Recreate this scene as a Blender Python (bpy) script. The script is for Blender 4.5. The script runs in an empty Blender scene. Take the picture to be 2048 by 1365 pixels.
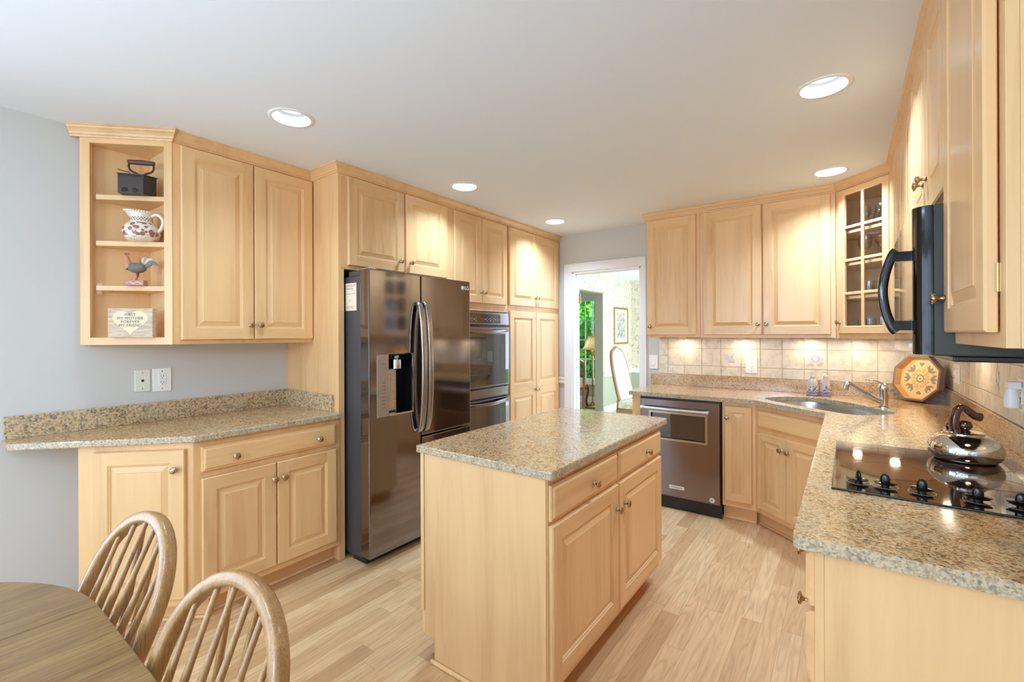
import bpy, bmesh, math, random
from math import sin, cos, pi, radians as RAD
from mathutils import Vector, Matrix
from mathutils.geometry import tessellate_polygon

# ------------------------------------------------------------------ camera, world, exposure
S = bpy.context.scene
COL = S.collection
CAM_H = 1.382
yaw, roll = 0.63616, -0.00415
rt = Vector((cos(yaw), sin(yaw), 0)); fw = Vector((-sin(yaw), cos(yaw), 0)); up = Vector((0, 0, 1))
R_ = rt * cos(roll) + up * sin(roll); U_ = -rt * sin(roll) + up * cos(roll)
cd = bpy.data.cameras.new('camera'); cam = bpy.data.objects.new('camera', cd); COL.objects.link(cam)
cd.sensor_width = 36; cd.lens = 16.071; cd.shift_x = 0.00269; cd.shift_y = -0.00612
cd.clip_start = 0.02; cd.clip_end = 200
cam.matrix_world = Matrix(((R_.x, U_.x, -fw.x, 0), (R_.y, U_.y, -fw.y, 0), (R_.z, U_.z, -fw.z, CAM_H), (0, 0, 0, 1)))
S.camera = cam
S.view_settings.view_transform = 'Standard'; S.view_settings.look = 'None'
S.view_settings.gamma = 1; S.view_settings.use_curve_mapping = False
S.view_settings.exposure = 0.14
S.cycles.use_denoising = True
S.cycles.max_bounces = 14; S.cycles.diffuse_bounces = 9; S.cycles.glossy_bounces = 5
S.cycles.transmission_bounces = 8; S.cycles.transparent_max_bounces = 12
S.cycles.sample_clamp_indirect = 6; S.cycles.caustics_reflective = False; S.cycles.caustics_refractive = False
W = bpy.data.worlds.new('sky'); S.world = W; W.use_nodes = True
bg = W.node_tree.nodes['Background']
bg.inputs[0].default_value = (0.68, 0.87, 1.10, 1); bg.inputs[1].default_value = 5.2

def lamp(name, kind, loc, power, size=0.1, color=(1, 1, 1), rot=(0, 0, 0), spread=None, shape='DISK', size_y=None, spot=None):
    l = bpy.data.lights.new(name, kind); l.energy = power; l.color = color
    if kind == 'AREA':
        l.shape = shape; l.size = size
        if size_y: l.size_y = size_y
        if spread: l.spread = spread
    elif kind == 'SPOT':
        l.shadow_soft_size = size; l.spot_size = spot or RAD(120); l.spot_blend = 0.8
    else:
        l.shadow_soft_size = size
    o = bpy.data.objects.new(name, l); COL.objects.link(o); o.location = loc; o.rotation_euler = rot
    return o

CAN_POWER = 12.5; PUCK_POWER = 0.75
CAN_COL = (0.60, 0.83, 1.12)
CANS = [(-2.165, 1.16), (-2.185, 2.43), (-2.19, 3.69), (-0.077, 2.38), (-0.083, 3.645)]
FILL_REAR = [(-1.1, -0.9), (-2.3, -0.9), (-1.1, -2.3), (-2.3, -2.3)]
for (x, y), pw in zip(CANS, (6, 9.5, 14, 12.5, 14)): lamp('can_or_fill_light', 'AREA', (x, y, 2.488), pw, 0.13, CAN_COL, spread=RAD(125))
for x, y in FILL_REAR: lamp('can_or_fill_light', 'AREA', (x, y, 2.43), CAN_POWER * 0.2, 0.13, CAN_COL)  # unseen ceiling lamps added behind the camera to even out the light
sun = bpy.data.lights.new('sun', 'SUN'); sun.energy = 5.0; sun.angle = 0.01; sun.color = (1, 0.97, 0.9)
so = bpy.data.objects.new('sun', sun); COL.objects.link(so); so.rotation_euler = Vector((0.8, -0.08, 0.6)).to_track_quat('Z', 'Y').to_euler()

# unseen fill lamps without fixtures, added behind the camera to brighten the ceiling
for loc, pw in (((-1.12, -0.24, 1.72), 17), ((-1.1, -2.1, 1.72), 60)):
    lamp('fill_light', 'POINT', loc, pw, 0.16, (0.64, 0.86, 1.10))
# ------------------------------------------------------------------ room numbers
XL, XR, YB, YR, H = -3.115, 0.555, 4.31, -3.3, 2.44

def lin(c):
    return tuple(((v / 255) / 12.92 if v / 255 <= 0.04045 else ((v / 255 + 0.055) / 1.055) ** 2.4) for v in c)

# ------------------------------------------------------------------ materials
class NT:
    def __init__(s, name):
        s.m = bpy.data.materials.new(name); s.m.use_nodes = True
        s.t = s.m.node_tree; s.b = s.t.nodes['Principled BSDF']
    def n(s, typ, **kw):
        nd = s.t.nodes.new(typ)
        for k, v in kw.items():
            if isinstance(k, str) and hasattr(nd, k): setattr(nd, k, v)
        return nd
    def l(s, a, b): s.t.links.new(a, b)
    def math(s, op, a, b=None, c=None):
        nd = s.n('ShaderNodeMath', operation=op)
        for i, v in enumerate((a, b, c)):
            if v is None: continue
            if isinstance(v, (int, float)): nd.inputs[i].default_value = v
            else: s.l(v, nd.inputs[i])
        return nd.outputs[0]
    def mix(s, f, a, b, blend='MIX'):
        nd = s.n('ShaderNodeMix', data_type='RGBA', blend_type=blend)
        for i, v in ((0, f), (6, a), (7, b)):
            if isinstance(v, (int, float)): nd.inputs[i].default_value = v
            elif isinstance(v, tuple): nd.inputs[i].default_value = (*v[:3], 1)
            else: s.l(v, nd.inputs[i])
        return nd.outputs[2]
    def noise(s, vec, scale, detail=3, rough=0.5, dist=0):
        nd = s.n('ShaderNodeTexNoise'); nd.inputs['Scale'].default_value = scale; nd.inputs['Detail'].default_value = detail
        nd.inputs['Roughness'].default_value = rough; nd.inputs['Distortion'].default_value = dist
        if vec is not None: s.l(vec, nd.inputs['Vector'])
        return nd
    def ramp(s, f, stops, interp='LINEAR'):
        nd = s.n('ShaderNodeValToRGB'); nd.color_ramp.interpolation = interp
        e = nd.color_ramp.elements
        while len(e) < len(stops): e.new(0.5)
        for el, (p, c) in zip(e, stops): el.position = p; el.color = (*c[:3], 1)
        s.l(f, nd.inputs[0]); return nd.outputs[0]
    def coord(s, kind='Object', scale=(1, 1, 1), rnd=False):
        tc = s.n('ShaderNodeTexCoord'); mp = s.n('ShaderNodeMapping'); mp.inputs['Scale'].default_value = scale
        s.l(tc.outputs[kind], mp.inputs[0])
        if rnd:
            oi = s.n('ShaderNodeObjectInfo'); v = s.n('ShaderNodeVectorMath', operation='SCALE')
            cx = s.n('ShaderNodeCombineXYZ'); s.l(oi.outputs['Random'], cx.inputs[0]); s.l(oi.outputs['Random'], cx.inputs[1]); s.l(oi.outputs['Random'], cx.inputs[2])
            s.l(cx.outputs[0], v.inputs[0]); v.inputs['Scale'].default_value = 37.0; s.l(v.outputs[0], mp.inputs['Location'])
        return mp.outputs[0]
    def bump(s, h, strength, dist=0.01):
        nd = s.n('ShaderNodeBump'); nd.inputs['Strength'].default_value = strength; nd.inputs['Distance'].default_value = dist
        s.l(h, nd.inputs['Height']); s.l(nd.outputs[0], s.b.inputs['Normal'])
    def set(s, **kw):
        names = dict(col='Base Color', rough='Roughness', metal='Metallic', ior='IOR', coat='Coat Weight', coatr='Coat Roughness', spec='Specular IOR Level', trans='Transmission Weight', em='Emission Color', ems='Emission Strength', alpha='Alpha', aniso='Anisotropic', sheen='Sheen Weight')
        for k, v in kw.items():
            i = s.b.inputs[names[k]]
            if isinstance(v, tuple): i.default_value = (*v[:3], 1)
            elif isinstance(v, (int, float)): i.default_value = v
            else: s.l(v, i)
        return s

def plain(name, rgb, rough=0.5, **kw):
    t = NT(name); t.set(col=lin(rgb), rough=rough, **kw); return t.m

def wood(name, base, dark, axis='z', rough=0.38, streak=1.0, coat=0.15):
    t = NT(name)
    sc = {'z': (14, 14, 1.1), 'x': (1.1, 14, 14), 'y': (14, 1.1, 14)}[axis]
    sb = {'z': (3.5, 3.5, 0.35), 'x': (0.35, 3.5, 3.5), 'y': (3.5, 0.35, 3.5)}[axis]
    v1 = t.coord('Object', sc, True); v2 = t.coord('Object', sb, True)
    n1 = t.noise(v1, 3.0, 6, 0.6, 0.6); n2 = t.noise(v2, 2.0, 3, 0.5, 0.8)
    f = t.math('ADD', t.math('MULTIPLY', n1.outputs[0], 0.40 * streak), t.math('MULTIPLY', n2.outputs[0], 0.85))
    c = t.ramp(f, [(0.38, lin(dark)), (0.60, lin(base)), (0.85, tuple(min(1, q * 1.08) for q in lin(base)))])
    oi = t.n('ShaderNodeObjectInfo')
    k = t.math('ADD', t.math('MULTIPLY', oi.outputs['Random'], 0.10), 0.95)
    hs = t.n('ShaderNodeHueSaturation'); t.l(k, hs.inputs['Value']); t.l(c, hs.inputs['Color'])
    t.set(col=hs.outputs[0], rough=rough, coat=coat, coatr=0.18)
    t.bump(n1.outputs[0], 0.03, 0.002)
    return t.m

MAPLE = ((225, 183, 130), (210, 163, 110))
M = {}
M['maple_z'] = wood('maple_vertical', *MAPLE, 'z'); M['maple_x'] = wood('maple_horizontal', *MAPLE, 'x')
M['maple_in'] = wood('maple_inside', (228, 192, 140), (212, 170, 120), 'z', rough=0.5)
M['tray_wood'] = wood('tray_pine', (226, 196, 138), (212, 176, 116), 'z')
M['ceiling'] = plain('ceiling_paint', (230, 237, 245), 0.9)
M['white'] = plain('white_trim_paint', (236, 236, 236), 0.35)
M['plate'] = plain('switch_plate', (240, 240, 236), 0.35)
M['dark'] = plain('dark_slot', (40, 36, 34), 0.6)
M['black'] = plain('black_gloss', (14, 12, 11), 0.07, spec=0.4, coat=0.1, coatr=0.03)
M['blackm'] = plain('black_satin', (28, 26, 26), 0.35)
M['slate'] = plain('microwave_side', (54, 57, 50), 0.45)
M['rubber'] = plain('rubber', (30, 30, 30), 0.8)

def wallpaint():
    t = NT('wall_paint'); v = t.coord('Object'); n = t.noise(v, 60, 4, 0.6)
    t.set(col=lin((202, 201, 196)), rough=0.75); t.bump(n.outputs[0], 0.05, 0.002); return t.m
M['wall'] = wallpaint()

def granite(name, stretch=(1, 1, 1), warm=1.0, bw=0.0, blk_t=0.94):
    t = NT(name); v = t.coord('Object', stretch)
    v2 = t.noise(v, 9, 2); va = t.n('ShaderNodeVectorMath', operation='MULTIPLY_ADD'); t.l(v2.outputs[1], va.inputs[0]); va.inputs[1].default_value = (0.012, 0.012, 0.012); t.l(v, va.inputs[2])
    vo = t.n('ShaderNodeTexVoronoi'); vo.inputs['Scale'].default_value = 210; t.l(va.outputs[0], vo.inputs['Vector'])
    sep = t.n('ShaderNodeSeparateColor'); t.l(vo.outputs['Color'], sep.inputs[0])
    n1 = t.noise(v, 34, 6, 0.7, 0.8); n2 = t.noise(v, 75, 5, 0.65, 0.6); n3 = t.noise(v, 7, 2)
    n4 = t.noise(v, 11, 4, 0.6, 1.2)
    f = t.math('ADD', t.math('ADD', t.math('MULTIPLY', sep.outputs[0], 0.34), t.math('MULTIPLY', n1.outputs[0], 0.44)), t.math('MULTIPLY', n4.outputs[0], 0.26))
    c = t.ramp(f, [(0.30, lin((104, 72, 42))), (0.40, lin((158, 118, 72))), (0.50, lin((196, 156, 104))), (0.59, lin((214, 180, 130))), (0.72, lin((204, 184, 150)))])
    c = t.mix(t.ramp(n2.outputs[0], [(0.55, (0, 0, 0)), (0.66, (0.85, 0.85, 0.85))]), c, lin((70, 54, 42)))
    c = t.mix(t.ramp(n3.outputs[0], [(0.50, (0, 0, 0)), (0.75, (0.35, 0.35, 0.35))]), c, lin((172, 166, 146)))
    vo2 = t.n('ShaderNodeTexVoronoi'); vo2.inputs['Scale'].default_value = 120; t.l(va.outputs[0], vo2.inputs['Vector'])
    s2 = t.n('ShaderNodeSeparateColor'); t.l(vo2.outputs['Color'], s2.inputs[0])
    blk = t.math('MULTIPLY', t.math('GREATER_THAN', s2.outputs[1], blk_t), t.math('LESS_THAN', vo2.outputs['Distance'], 0.34))
    c = t.mix(t.math('MULTIPLY', blk, 0.8), c, lin((44, 36, 32)))
    if bw: c = t.mix(bw, c, lin((168, 176, 166)))
    t.set(col=c, rough=0.13, spec=0.55); return t.m
M['granite'] = granite('granite_polished'); M['granite_edge_lit'] = granite('granite_edge_lit', bw=0.36, blk_t=0.92); M['granite_mid'] = granite('granite_mid', bw=0.20, blk_t=0.92); M['granite_pale'] = granite('granite_pale', (0.62, 0.62, 0.62), bw=0.22, blk_t=0.86)  # edge copy is greyed: cooler light on the cut sides put into its colour

def floor_mat():
    t = NT('oak_floor'); tc = t.n('ShaderNodeTexCoord'); sx = t.n('ShaderNodeSeparateXYZ'); t.l(tc.outputs['Object'], sx.inputs[0])
    x, y = sx.outputs[0], sx.outputs[1]
    xr = t.math('DIVIDE', x, 0.083); row = t.math('FLOOR', xr)
    wn = t.n('ShaderNodeTexWhiteNoise', noise_dimensions='1D'); t.l(row, wn.inputs['W'])
    ys = t.math('ADD', t.math('DIVIDE', y, 0.92), t.math('MULTIPLY', wn.outputs[0], 9.7)); idx = t.math('FLOOR', ys)
    cx = t.n('ShaderNodeCombineXYZ'); t.l(row, cx.inputs[0]); t.l(idx, cx.inputs[1])
    w2 = t.n('ShaderNodeTexWhiteNoise', noise_dimensions='2D'); t.l(cx.outputs[0], w2.inputs['Vector'])
    pc = t.ramp(w2.outputs[0], [(0.0, lin((184, 144, 100))), (0.3, lin((213, 174, 126))), (0.7, lin((226, 191, 144))), (1.0, lin((206, 168, 120)))])
    off = t.n('ShaderNodeVectorMath', operation='MULTIPLY_ADD'); t.l(w2.outputs['Color'], off.inputs[0]); off.inputs[1].default_value = (7, 7, 7); t.l(tc.outputs['Object'], off.inputs[2])
    mp = t.n('ShaderNodeMapping'); mp.inputs['Scale'].default_value = (34, 2.2, 1); t.l(off.outputs[0], mp.inputs[0])
    n = t.noise(mp.outputs[0], 1.6, 7, 0.65, 0.5)
    m2 = t.n('ShaderNodeMapping'); m2.inputs['Scale'].default_value = (11, 1.0, 1); t.l(off.outputs[0], m2.inputs[0])
    nw = t.noise(m2.outputs[0], 0.9, 2, 0.5)
    rings = t.math('SINE', t.math('MULTIPLY', nw.outputs[0], 75))
    g = t.math('MULTIPLY', t.math('POWER', t.math('MULTIPLY', t.math('ADD', rings, 1), 0.5), 3), 0.30)
    c = t.mix(t.math('MULTIPLY', t.ramp(n.outputs[0], [(0.45, (0, 0, 0)), (0.75, (1, 1, 1))]), 0.50), pc, lin((170, 132, 92)))
    c = t.mix(g, c, lin((160, 118, 78)))
    gx = t.math('LESS_THAN', t.math('ABSOLUTE', t.math('SUBTRACT', t.math('FRACT', xr), 0.5)), 0.488)
    gy = t.math('LESS_THAN', t.math('ABSOLUTE', t.math('SUBTRACT', t.math('FRACT', ys), 0.5)), 0.4985)
    gap = t.math('MULTIPLY', gx, gy)
    c = t.mix(t.math('MULTIPLY', t.math('SUBTRACT', 1.0, gap), 0.55), c, lin((150, 112, 76)))
    t.set(col=c, rough=t.math('ADD', t.math('MULTIPLY', n.outputs[0], 0.12), 0.30), coat=0.1, coatr=0.25)
    t.bump(gap, 0.25, 0.001); return t.m
M['floor'] = floor_mat()

def steel(name, rgb, rough=0.2, dirn=(1, 1, 120), metal=1.0):
    t = NT(name); v = t.coord('Object', dirn); n = t.noise(v, 6, 3)
    r = t.math('ADD', t.math('MULTIPLY', n.outputs[0], 0.10), rough - 0.05)
    t.set(col=lin(rgb), rough=r, metal=metal); return t.m
M['bss'] = steel('black_stainless', (138, 134, 136), 0.085)
M['bss_dw'] = steel('dishwasher_stainless', (138, 128, 130), 0.20)
M['steel'] = steel('brushed_steel', (205, 203, 198), 0.26)
M['handle'] = steel('handle_steel', (190, 182, 174), 0.22)
M['chrome'] = plain('chrome', (228, 228, 228), 0.06, metal=1.0)
M['brass'] = plain('antique_brass', (196, 160, 110), 0.25, metal=1.0)
M['brass_knob'] = (lambda t: (t.set(col=t.ramp(t.noise(t.coord('Object'), 320, 2).outputs[0], [(0.42, lin((120, 88, 58))), (0.55, lin((222, 190, 150)))]), rough=0.25, metal=1.0), t.m)[1])(NT('knob_brass'))
M['ovenglass'] = plain('oven_glass', (34, 30, 30), 0.03, coat=1.0, coatr=0.02, spec=1.0)
M['cooktop'] = plain('ceramic_glass', (24, 18, 15), 0.05, spec=0.9, coat=0.6, coatr=0.04)
M['burner'] = plain('burner_ring', (60, 44, 34), 0.12)
M['greyline'] = plain('printed_grey', (170, 160, 150), 0.4)
M['kettle'] = plain('polished_steel', (222, 216, 208), 0.05, metal=1.0)
M['bakelite'] = plain('dark_brown_handle', (62, 30, 20), 0.14, coat=0.5)
M['iron'] = plain('cast_iron', (70, 60, 54), 0.45, metal=0.6)
M['ironwood'] = plain('dark_handle_wood', (84, 58, 50), 0.45)
M['leaf_dark'] = plain('dark_slot2', (30, 26, 24), 0.7)
M['tilemat'] = None

def tile_mat():
    t = NT('ceramic_tile'); v = t.coord('Object'); n = t.noise(v, 14, 5, 0.65, 0.4); n2 = t.noise(v, 60, 3)
    f = t.math('ADD', t.math('MULTIPLY', n.outputs[0], 0.8), t.math('MULTIPLY', n2.outputs[0], 0.2))
    c = t.ramp(f, [(0.36, lin((192, 186, 172))), (0.52, lin((216, 209, 192))), (0.7, lin((226, 218, 200)))])
    t.set(col=c, rough=0.32); t.bump(n2.outputs[0], 0.08, 0.002); return t.m
M['tile'] = tile_mat(); M['grout'] = plain('tile_grout', (206, 196, 178), 0.8)

def glassm(name, tint=(1, 1, 1), rough=0.0, ior=1.45):
    t = NT(name); t.set(col=tint, rough=rough, trans=1.0, ior=ior)
    return t.m
def thin_glass(name):
    t = NT(name); tr = t.n('ShaderNodeBsdfTransparent'); gl = t.n('ShaderNodeBsdfGlossy'); gl.inputs['Roughness'].default_value = 0.01
    lw = t.n('ShaderNodeLayerWeight'); lw.inputs[0].default_value = 0.5; fac = t.math('ADD', t.math('MULTIPLY', t.math('POWER', lw.outputs['Facing'], 4.0), 0.85), 0.05); mx = t.n('ShaderNodeMixShader')
    t.l(fac, mx.inputs[0]); t.l(tr.outputs[0], mx.inputs[1]); t.l(gl.outputs[0], mx.inputs[2])
    t.l(mx.outputs[0], t.t.nodes['Material Output'].inputs[0]); return t.m
M['pane'] = thin_glass('window_pane_glass')
def glassware_mat():
    t = NT('clear_glassware'); tr = t.n('ShaderNodeBsdfTransparent'); tr.inputs[0].default_value = (0.93, 0.95, 0.95, 1); gl = t.n('ShaderNodeBsdfGlossy'); gl.inputs['Roughness'].default_value = 0.06
    lw = t.n('ShaderNodeLayerWeight'); lw.inputs[0].default_value = 0.5; fac = t.math('ADD', t.math('MULTIPLY', t.math('POWER', lw.outputs['Facing'], 1.6), 0.75), 0.10); mx = t.n('ShaderNodeMixShader')
    t.l(fac, mx.inputs[0]); t.l(tr.outputs[0], mx.inputs[1]); t.l(gl.outputs[0], mx.inputs[2]); t.l(mx.outputs[0], t.t.nodes['Material Output'].inputs[0]); return t.m
M['glassware'] = glassware_mat()

def oak(name, base, dark, pore, axis):
    t = NT(name)
    sc = {'z': (110, 110, 5), 'x': (4, 120, 120), 'y': (120, 4, 120)}[axis]; sb = {'z': (16, 16, 0.8), 'x': (0.7, 16, 16), 'y': (16, 0.7, 16)}[axis]
    n1 = t.noise(t.coord('Object', sc, True), 3, 5, 0.6, 0.3); n2 = t.noise(t.coord('Object', sb, True), 2, 4, 0.6, 1.0)
    c = t.ramp(n2.outputs[0], [(0.3, lin(dark)), (0.65, lin(base))])
    c = t.mix(t.math('MULTIPLY', t.ramp(n1.outputs[0], [(0.50, (0, 0, 0)), (0.66, (1, 1, 1))]), 0.55), c, lin(pore))
    t.set(col=c, rough=0.36, coat=0.3, coatr=0.15); t.bump(n1.outputs[0], 0.08, 0.001); return t.m
M['oak_chair'] = oak('golden_oak', (182, 138, 84), (156, 112, 64), (100, 64, 34), 'z')
M['oak_table'] = oak('weathered_oak', (146, 112, 66), (108, 77, 41), (62, 42, 24), 'y')
M['oak_edge'] = oak('table_edge_oak', (118, 74, 42), (90, 52, 30), (60, 34, 20), 'x')

def wallpaper():
    t = NT('vine_wallpaper'); v = t.coord('Object')
    n = t.noise(v, 5.5, 2, 0.5, 1.5); n2 = t.noise(v, 16, 3, 0.6, 0.5)
    ln = t.math('LESS_THAN', t.math('ABSOLUTE', t.math('SUBTRACT', n.outputs[0], 0.5)), 0.020)
    lf = t.math('GREATER_THAN', n2.outputs[0], 0.62)
    c = t.mix(t.math('MULTIPLY', ln, 0.5), lin((224, 214, 190)), lin((140, 134, 108)))
    c = t.mix(t.math('MULTIPLY', lf, 0.6), c, lin((168, 158, 134)))
    t.set(col=c, rough=0.8); return t.m
M['wallpaper'] = wallpaper(); M['sage'] = plain('sage_paint', (178, 180, 154), 0.7); M['sage_dark'] = plain('sage_jamb_paint', (172, 164, 142), 0.6)
M['carpet'] = plain('pale_carpet', (206, 206, 190), 0.95)
M['cream_fabric'] = (lambda t: (t.set(col=t.ramp(t.noise(t.coord('Object'), 22, 3).outputs[0], [(0.45, lin((218, 212, 190))), (0.62, lin((186, 182, 150)))]), rough=0.9), t.m)[1])(NT('cream_damask'))
M['brownwood'] = plain('chair_walnut', (150, 106, 70), 0.4)
M['redwood'] = plain('armchair_cherry', (150, 78, 44), 0.35)
def shade_mat():
    t = NT('lamp_shade_cloth'); d = t.n('ShaderNodeBsdfDiffuse'); d.inputs[0].default_value = (*lin((248, 236, 206)), 1); tl = t.n('ShaderNodeBsdfTranslucent'); tl.inputs[0].default_value = (*lin((250, 240, 212)), 1)
    mx = t.n('ShaderNodeMixShader'); mx.inputs[0].default_value = 0.5; t.l(d.outputs[0], mx.inputs[1]); t.l(tl.outputs[0], mx.inputs[2]); t.l(mx.outputs[0], t.t.nodes['Material Output'].inputs[0]); return t.m
M['shade'] = shade_mat()
M['gold'] = plain('gilt_metal', (190, 150, 80), 0.3, metal=0.9)
M['lens'] = (lambda t: (t.set(col=(1, 1, 1), em=(1.0, 0.98, 0.95), ems=2.0), t.m)[1])(NT('light_lens'))
M['puck'] = (lambda t: (t.set(col=(1, 1, 1), em=(1.0, 0.85, 0.6), ems=8.0), t.m)[1])(NT('puck_lens'))

def foliage():
    t = NT('sunlit_leaves'); oi = t.coord('Object'); n = t.noise(oi, 3.5, 3)
    c = t.ramp(n.outputs[0], [(0.35, lin((30, 130, 14))), (0.55, lin((80, 200, 24))), (0.7, lin((180, 240, 60)))])
    t.set(col=c, rough=0.6); return t.m
M['leaves'] = foliage(); M['bark'] = plain('tree_bark', (110, 100, 90), 0.9)
M['grass'] = plain('lawn', (70, 120, 40), 0.95)

# ------------------------------------------------------------------ mesh helpers
class MB:
    def __init__(s): s.v = []; s.f = []; s.m = []; s.sm = []
    def add(s, vs, fs, mat=0, smooth=False):
        o = len(s.v); s.v += [tuple(p) for p in vs]
        for f in fs: s.f.append([i + o for i in f]); s.m.append(mat); s.sm.append(smooth)
    def box(s, x0, x1, y0, y1, z0, z1, mat=0):
        if x0 > x1: x0, x1 = x1, x0
        if y0 > y1: y0, y1 = y1, y0
        if z0 > z1: z0, z1 = z1, z0
        s.add([(x0, y0, z0), (x1, y0, z0), (x1, y1, z0), (x0, y1, z0), (x0, y0, z1), (x1, y0, z1), (x1, y1, z1), (x0, y1, z1)],
              [(0, 3, 2, 1), (4, 5, 6, 7), (0, 1, 5, 4), (1, 2, 6, 5), (2, 3, 7, 6), (3, 0, 4, 7)], mat)
    def quad(s, a, b, c, d, mat=0): s.add([a, b, c, d], [(0, 1, 2, 3)], mat)
    def prism(s, pts, z0, z1, mat=0, mat_side=None, holes=()):
        ms = mat if mat_side is None else mat_side
        loops = [list(pts)] + [list(h) for h in holes]
        a = sum(p[0] * q[1] - q[0] * p[1] for p, q in zip(loops[0], loops[0][1:] + loops[0][:1]))
        if a < 0: loops[0].reverse()
        for i in range(1, len(loops)):
            a = sum(p[0] * q[1] - q[0] * p[1] for p, q in zip(loops[i], loops[i][1:] + loops[i][:1]))
            if a > 0: loops[i].reverse()
        flat = [p for l in loops for p in l]; n = len(flat)
        vs = [(p[0], p[1], z1) for p in flat] + [(p[0], p[1], z0) for p in flat]
        o = len(s.v); s.v += vs
        if holes:
            tris = tessellate_polygon([[Vector((p[0], p[1], 0)) for p in l] for l in loops])
            for t in tris:
                a, b, c = (Vector(flat[i]) for i in t)
                if (b - a).cross(c - a) < 0: t = (t[0], t[2], t[1])
                s.f.append([i + o for i in t]); s.m.append(mat); s.sm.append(False)
                s.f.append([i + o + n for i in reversed(t)]); s.m.append(mat); s.sm.append(False)
        else:
            s.f.append([o + i for i in range(n)]); s.m.append(mat); s.sm.append(False)
            s.f.append([o + n + i for i in reversed(range(n))]); s.m.append(mat); s.sm.append(False)
        k = 0
        for l in loops:
            m = len(l)
            for i in range(m):
                a, b = k + i, k + (i + 1) % m
                s.f.append([o + a, o + n + a, o + n + b, o + b]); s.m.append(ms); s.sm.append(False)
            k += m
    def lathe(s, prof, c=(0, 0, 0), seg=24, axis='z', mat=0, sx=1, sy=1, cap=True):
        vs = []
        for r, h in prof:
            for k in range(seg):
                a = 2 * pi * k / seg; p = (r * cos(a) * sx, r * sin(a) * sy, h)
                if axis == 'y': p = (p[0], -p[2], p[1])
                if axis == 'x': p = (p[2], p[0], p[1])
                vs.append((p[0] + c[0], p[1] + c[1], p[2] + c[2]))
        fs = []
        for i in range(len(prof) - 1):
            for k in range(seg):
                a, b = i * seg + k, i * seg + (k + 1) % seg
                fs.append((a, b, b + seg, a + seg))
        if cap:
            fs.append(tuple(reversed(range(seg)))); fs.append(tuple((len(prof) - 1) * seg + k for k in range(seg)))
        s.add(vs, fs, mat, True)
    def tube(s, path, r, seg=10, mat=0, cap=True, flat=None, upv=None):
        path = [Vector(p) for p in path]; n = len(path)
        rs = r if isinstance(r, (list, tuple)) else [r] * n
        prev = None; vs = []
        for i, p in enumerate(path):
            t = (path[min(i + 1, n - 1)] - path[max(i - 1, 0)]).normalized()
            if upv is not None:
                a = Vector(upv); a = (a - t * a.dot(t)).normalized()
            elif prev is None:
                a = Vector((0, 0, 1)) if abs(t.z) < 0.9 else Vector((1, 0, 0)); a = (a - t * a.dot(t)).normalized()
            else:
                a = (prev - t * prev.dot(t)).normalized()
            prev = a; b = t.cross(a)
            fa, fb = (1, 1) if flat is None else flat
            for k in range(seg):
                an = 2 * pi * k / seg
                ca, sa = cos(an), sin(an)
                if flat is not None:  # rounded rectangle
                    e = 0.55; ca = math.copysign(abs(ca) ** e, ca); sa = math.copysign(abs(sa) ** e, sa)
                vs.append(p + a * (rs[i] * fa * ca) + b * (rs[i] * fb * sa))
        fs = []
        for i in range(n - 1):
            for k in range(seg):
                a, b = i * seg + k, i * seg + (k + 1) % seg
                fs.append((a, b, b + seg, a + seg))
        if cap:
            fs.append(tuple(reversed(range(seg)))); fs.append(tuple((n - 1) * seg + k for k in range(seg)))
        s.add(vs, fs, mat, True)
    def sweep(s, path, prof, mat=0):
        """path: 2D polyline; prof: list of (out, z); out is to the RIGHT of travel. Mitred corners."""
        n = len(path); P = [Vector(p) for p in path]; nr = []
        for i in range(n - 1):
            d = (P[i + 1] - P[i]).normalized(); nr.append(Vector((d.y, -d.x)))
        vs = []
        for i in range(n):
            if i == 0: m = nr[0]
            elif i == n - 1: m = nr[-1]
            else:
                m = (nr[i - 1] + nr[i]); m = m / (m.dot(nr[i]))
            for o, z in prof: vs.append((P[i].x + m.x * o, P[i].y + m.y * o, z))
        k = len(prof); fs = []
        for i in range(n - 1):
            for j in range(k):
                a, b = i * k + j, i * k + (j + 1) % k
                fs.append((a, a + k, b + k, b))
        fs.append(tuple(range(k))); fs.append(tuple(reversed(range((n - 1) * k, n * k))))
        s.add(vs, fs, mat)
    def rings(s, x0, x1, z0, z1, prof, mat=0, mat_h=None, fill=True):
        """concentric rectangles in the xz plane; prof: list of (inset, y)"""
        mh = mat if mat_h is None else mat_h
        vs = []
        for i, y in prof: vs += [(x0 + i, y, z0 + i), (x1 - i, y, z0 + i), (x1 - i, y, z1 - i), (x0 + i, y, z1 - i)]
        o = len(s.v); s.v += vs
        for j in range(len(prof) - 1):
            a = o + 4 * j
            for k in range(4):
                s.f.append([a + k, a + (k + 1) % 4, a + 4 + (k + 1) % 4, a + 4 + k]); s.m.append(mh if k in (0, 2) else mat); s.sm.append(False)
        if fill:
            a = o + 4 * (len(prof) - 1); s.f.append([a, a + 1, a + 2, a + 3]); s.m.append(mat); s.sm.append(False)
    def sphere(s, c, r, seg=16, ring=10, mat=0, sc=(1, 1, 1)):
        prof = [(max(1e-4, sin(pi * i / ring)) , -cos(pi * i / ring)) for i in range(ring + 1)]
        vs = []; fs = []
        for rr, h in prof:
            for k in range(seg):
                a = 2 * pi * k / seg; vs.append((c[0] + r * rr * cos(a) * sc[0], c[1] + r * rr * sin(a) * sc[1], c[2] + r * h * sc[2]))
        for i in range(ring):
            for k in range(seg):
                a, b = i * seg + k, i * seg + (k + 1) % seg; fs.append((a, b, b + seg, a + seg))
        s.add(vs, fs, mat, True)
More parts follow.
